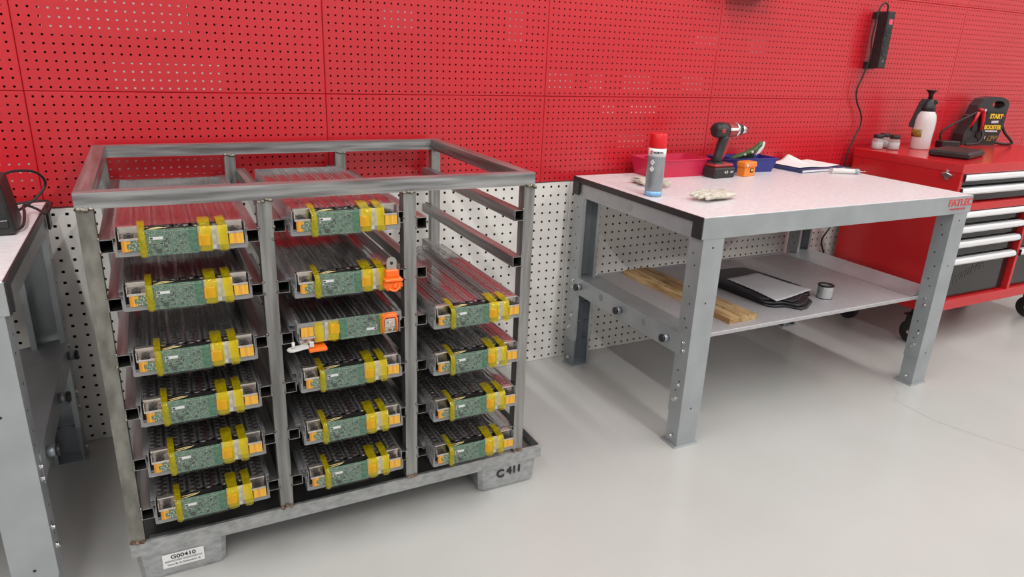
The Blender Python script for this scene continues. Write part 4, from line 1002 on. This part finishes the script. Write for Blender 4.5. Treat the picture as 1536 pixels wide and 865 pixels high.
# shell with a handle opening: lower solid + handle ring
lower = [(-0.150, 0.0), (0.085, 0.0), (0.115, 0.10), (0.122, 0.165), (-0.108, 0.165), (-0.125, 0.12), (-0.152, 0.06)]
o = MB(); o.prism(lower, -0.055, 0.020, 'y'); shell = o.build('shell', M_boost, bs)
n_ = 20
ctr = (0.050, 0.232)
def arch(a):
    # outer boundary by direction from handle centre
    dx, dz = math.cos(a), math.sin(a); best = 9
    poly = [(0.122, 0.165), (0.128, 0.235), (0.112, 0.262), (0.06, 0.276), (0.0, 0.276), (-0.055, 0.268), (-0.085, 0.245), (-0.108, 0.165)]
    for p, q in zip(poly, poly[1:] + poly[:1]):
        ex, ez = q[0] - p[0], q[1] - p[1]; den = dx * ez - dz * ex
        if abs(den) < 1e-9: continue
        t_ = ((p[0] - ctr[0]) * ez - (p[1] - ctr[1]) * ex) / den; s_ = ((p[0] - ctr[0]) * dz - (p[1] - ctr[1]) * dx) / den
        if t_ > 0 and -1e-6 <= s_ <= 1 + 1e-6: best = min(best, t_)
    return (ctr[0] + dx * best, ctr[1] + dz * best)
oo_ = [arch(2 * PI * i / n_ + 0.05) for i in range(n_)]; ii_ = [(ctr[0] + 0.043 * math.cos(2 * PI * i / n_ + 0.05), ctr[1] + 0.022 * math.sin(2 * PI * i / n_ + 0.05)) for i in range(n_)]
o = MB(); o.ring(oo_, ii_, -0.050, 0.015, 'y'); o.build('handle', M_boost, bs)
o = MB(); o.prism([(-0.045, 0.012), (0.082, 0.012), (0.100, 0.100), (0.106, 0.190), (-0.020, 0.195), (-0.035, 0.150), (-0.030, 0.100)], -0.058, -0.055, 'y'); pn = o.build('front_panel', M_black, bs)
text('lettering', 'START', 0.036, M_yellow, pn, (0.046, -0.0588, 0.166), bold=0.0014, sx=0.86)
text('lettering', 'BOOSTER', 0.034, M_yellow, pn, (0.038, -0.0588, 0.104), bold=0.0014, sx=0.80)
text('lettering', 'PROFESSIONAL', 0.013, M_label, pn, (0.036, -0.0588, 0.082), bold=0.0004)
text('lettering', '12V', 0.042, M_ochre, pn, (0.044, -0.0588, 0.040), bold=0.001, shear=0.3)
text('lettering', '?', 0.022, M_label, pn, (0.000, -0.0588, 0.045), bold=0.0006)
o = MB(); o.prism([(0.112, 0.0), (0.104, 0.010), (0.096, 0.0), (0.104, -0.010)], -0.0595, -0.058, 'y'); mk = o.build('indicator', M_clampred, pn); mk.location = (-0.010, 0, 0.170)
o = MB(); o.prism([(-0.020, 0.006), (0.030, 0.008), (0.030, -0.006), (-0.020, -0.008)], -0.0592, -0.058, 'y'); mk = o.build('light_band', M_greypaper, pn); mk.location = (0.04, 0, 0.136)
o = MB(); o.prism([(-0.102, 0.160), (-0.026, 0.190), (-0.026, 0.075), (-0.110, 0.085)], -0.062, -0.055, 'y'); o.build('clamp_bay', M_blackg, bs)
cl = MB(); cl.tube([(-0.100, -0.072, 0.205), (-0.072, -0.074, 0.200), (-0.060, -0.074, 0.150), (-0.052, -0.072, 0.085)], [0.010, 0.013, 0.010, 0.005], 8); cl.tube([(-0.100, -0.070, 0.190), (-0.108, -0.068, 0.150), (-0.128, -0.066, 0.105)], [0.012, 0.008, 0.005], 8)
cl.build('clamp', M_clampred, bs)
MB().cyl(0.008, -0.092, -0.084, 'y', (-0.076, 0, 0.203), 10).build('pivot', M_chrome, bs)
o = MB(); o.cyl(0.018, -0.064, -0.055, 'y', (-0.052, 0, 0.060), 14); o.build('socket', M_black, bs)
o = MB(); o.tube(catmull([(-0.050, -0.072, 0.090), (-0.046, -0.085, 0.055), (-0.075, -0.095, 0.020), (-0.13, -0.10, 0.010), (-0.17, -0.10, 0.010)]), 0.0065, 8); o.build('cable', M_dark, bs)
o = MB(); o.tube(catmull([(-0.105, -0.066, 0.190), (-0.17, -0.06, 0.155), (-0.255, -0.06, 0.115), (-0.305, -0.05, 0.070), (-0.295, -0.05, 0.025), (-0.24, -0.05, 0.008), (-0.17, -0.04, 0.008)]), 0.006, 8); o.build('cable', M_dark, bs)
o = MB(); o.tube(catmull([(0.122, -0.01, 0.175), (0.138, -0.02, 0.130), (0.165, -0.03, 0.075), (0.215, -0.04, 0.030), (0.225, -0.04, 0.010), (0.16, -0.03, 0.008), (0.10, -0.01, 0.020), (0.08, 0.0, 0.03)]), 0.0075, 8); o.build('cable', M_dark, bs)
o = MB(); o.box(0.120, 0.142, -0.035, 0.015, 0.120, 0.200, 0.004); o.build('clamp', M_dark, bs)

# ------------------------------------------------------------------ power strip on the wall
ps = thing('power_strip', 'black power strip with three sockets and pink switch hanging on the red wall', 'power strip', (2.795, -0.0005, 1.357))
o = MB(); o.box(0, 0.052, -0.088, -0.030, 0.0, 0.272, 0.003); body = o.build('housing', M_dark, ps)
o = MB(); o.box(-0.002, 0.050, -0.030, -0.001, -0.006, 0.030); o.box(-0.002, 0.050, -0.030, -0.001, 0.240, 0.270); o.build('bracket', M_dark, ps)
o = MB(); o.box(0.012, 0.040, -0.0905, -0.088, 0.210, 0.236, 0.001); o.build('switch', M_pink, ps)
for z in (0.172, 0.124, 0.076):
    o = MB(); o.lathe([(0.0205, -0.0900), (0.0205, -0.0880)], 20, 'y', (0.026, 0, z)); so_ = o.build('socket', M_blackg, ps)
    o = MB(); o.lathe([(0.003, -0.0910), (0.003, -0.0900)], 8, 'y', (0.020, 0, z)); o.lathe([(0.003, -0.0910), (0.003, -0.0900)], 8, 'y', (0.032, 0, z)); o.build('contact', M_black, so_)
text('lettering', '6', 0.013, M_label, body, (0.026, -0.0886, 0.035), ext=0.0002)
o = MB(); o.box(-0.0015, 0.0, -0.070, -0.048, 0.120, 0.225, 0.0); o.build('side_slot', M_black, ps)
cab = [(0.030, -0.055, 0.272), (0.028, -0.055, 0.300), (0.008, -0.050, 0.312), (-0.018, -0.045, 0.285), (-0.026, -0.042, 0.20), (-0.026, -0.040, 0.13), (-0.012, -0.040, 0.07), (-0.018, -0.038, 0.02), (-0.030, -0.030, -0.05), (-0.048, -0.026, -0.110), (-0.030, -0.026, -0.17), (0.020, -0.026, -0.232), (0.036, -0.026, -0.29), (0.005, -0.026, -0.36), (-0.020, -0.024, -0.43), (-0.028, -0.024, -0.52), (-0.030, -0.024, -0.60), (-0.025, -0.022, -0.75), (-0.040, -0.022, -0.84), (-0.092, -0.022, -0.915), (-0.070, -0.022, -0.975), (-0.04, -0.022, -1.02)]
o = MB(); o.tube(catmull(cab, 5), 0.0045, 8); o.build('cable', M_black, ps)

# dark box above the frame edge
db = thing('wall_box', 'dark box on the red wall, only its underside showing at the top edge', 'wall box', (1.90, -0.001, 1.635))
o = MB(); o.box(-0.12, 0.12, -0.115, 0.0, 0, 0.16, 0.006); o.build('housing', M_black, db)
o = MB(); o.box(-0.11, 0.11, -0.120, -0.115, 0.02, 0.15, 0.002); o.build('front_plate', M_dark, db)

# charger on the left bench with its cable
ch = thing('charger', 'dark battery charger box at the left photo edge with a looped black cable', 'charger', (-0.975, -0.385, T + 0.0002), 0.06)
o = MB(); o.add([(-0.12, -0.09, 0), (0.070, -0.09, 0), (0.070, 0.10, 0), (-0.12, 0.10, 0), (-0.12, -0.082, 0.135), (0.052, -0.082, 0.135), (0.052, 0.092, 0.135), (-0.12, 0.092, 0.135)],
               [(0, 3, 2, 1), (4, 5, 6, 7), (0, 1, 5, 4), (1, 2, 6, 5), (2, 3, 7, 6), (3, 0, 4, 7)])
bev = o.build('housing', M_dark, ch); md = bev.modifiers.new('b', 'BEVEL'); md.width = 0.008; md.segments = 2
o = MB(); o.box(-0.11, 0.055, -0.0925, -0.088, 0.020, 0.040, 0.001); o.build('front_trim', M_blackg, ch)
o = MB(); o.tube(catmull([(0.045, 0.08, 0.128), (0.075, 0.12, 0.130), (0.115, 0.17, 0.115), (0.130, 0.20, 0.075), (0.095, 0.17, 0.035), (0.045, 0.13, 0.012), (0.0, 0.13, 0.006)]), 0.0038, 8); o.build('cable', M_black, ch)
o = MB(); o.tube(catmull([(0.05, -0.085, 0.006), (0.078, -0.04, 0.010), (0.080, 0.05, 0.022), (0.075, 0.14, 0.030), (0.100, 0.17, 0.012), (0.125, 0.12, 0.006), (0.134, 0.20, 0.020), (0.10, 0.27, 0.015), (0.02, 0.26, 0.008)]), 0.0038, 8); o.build('cable', M_black, ch)
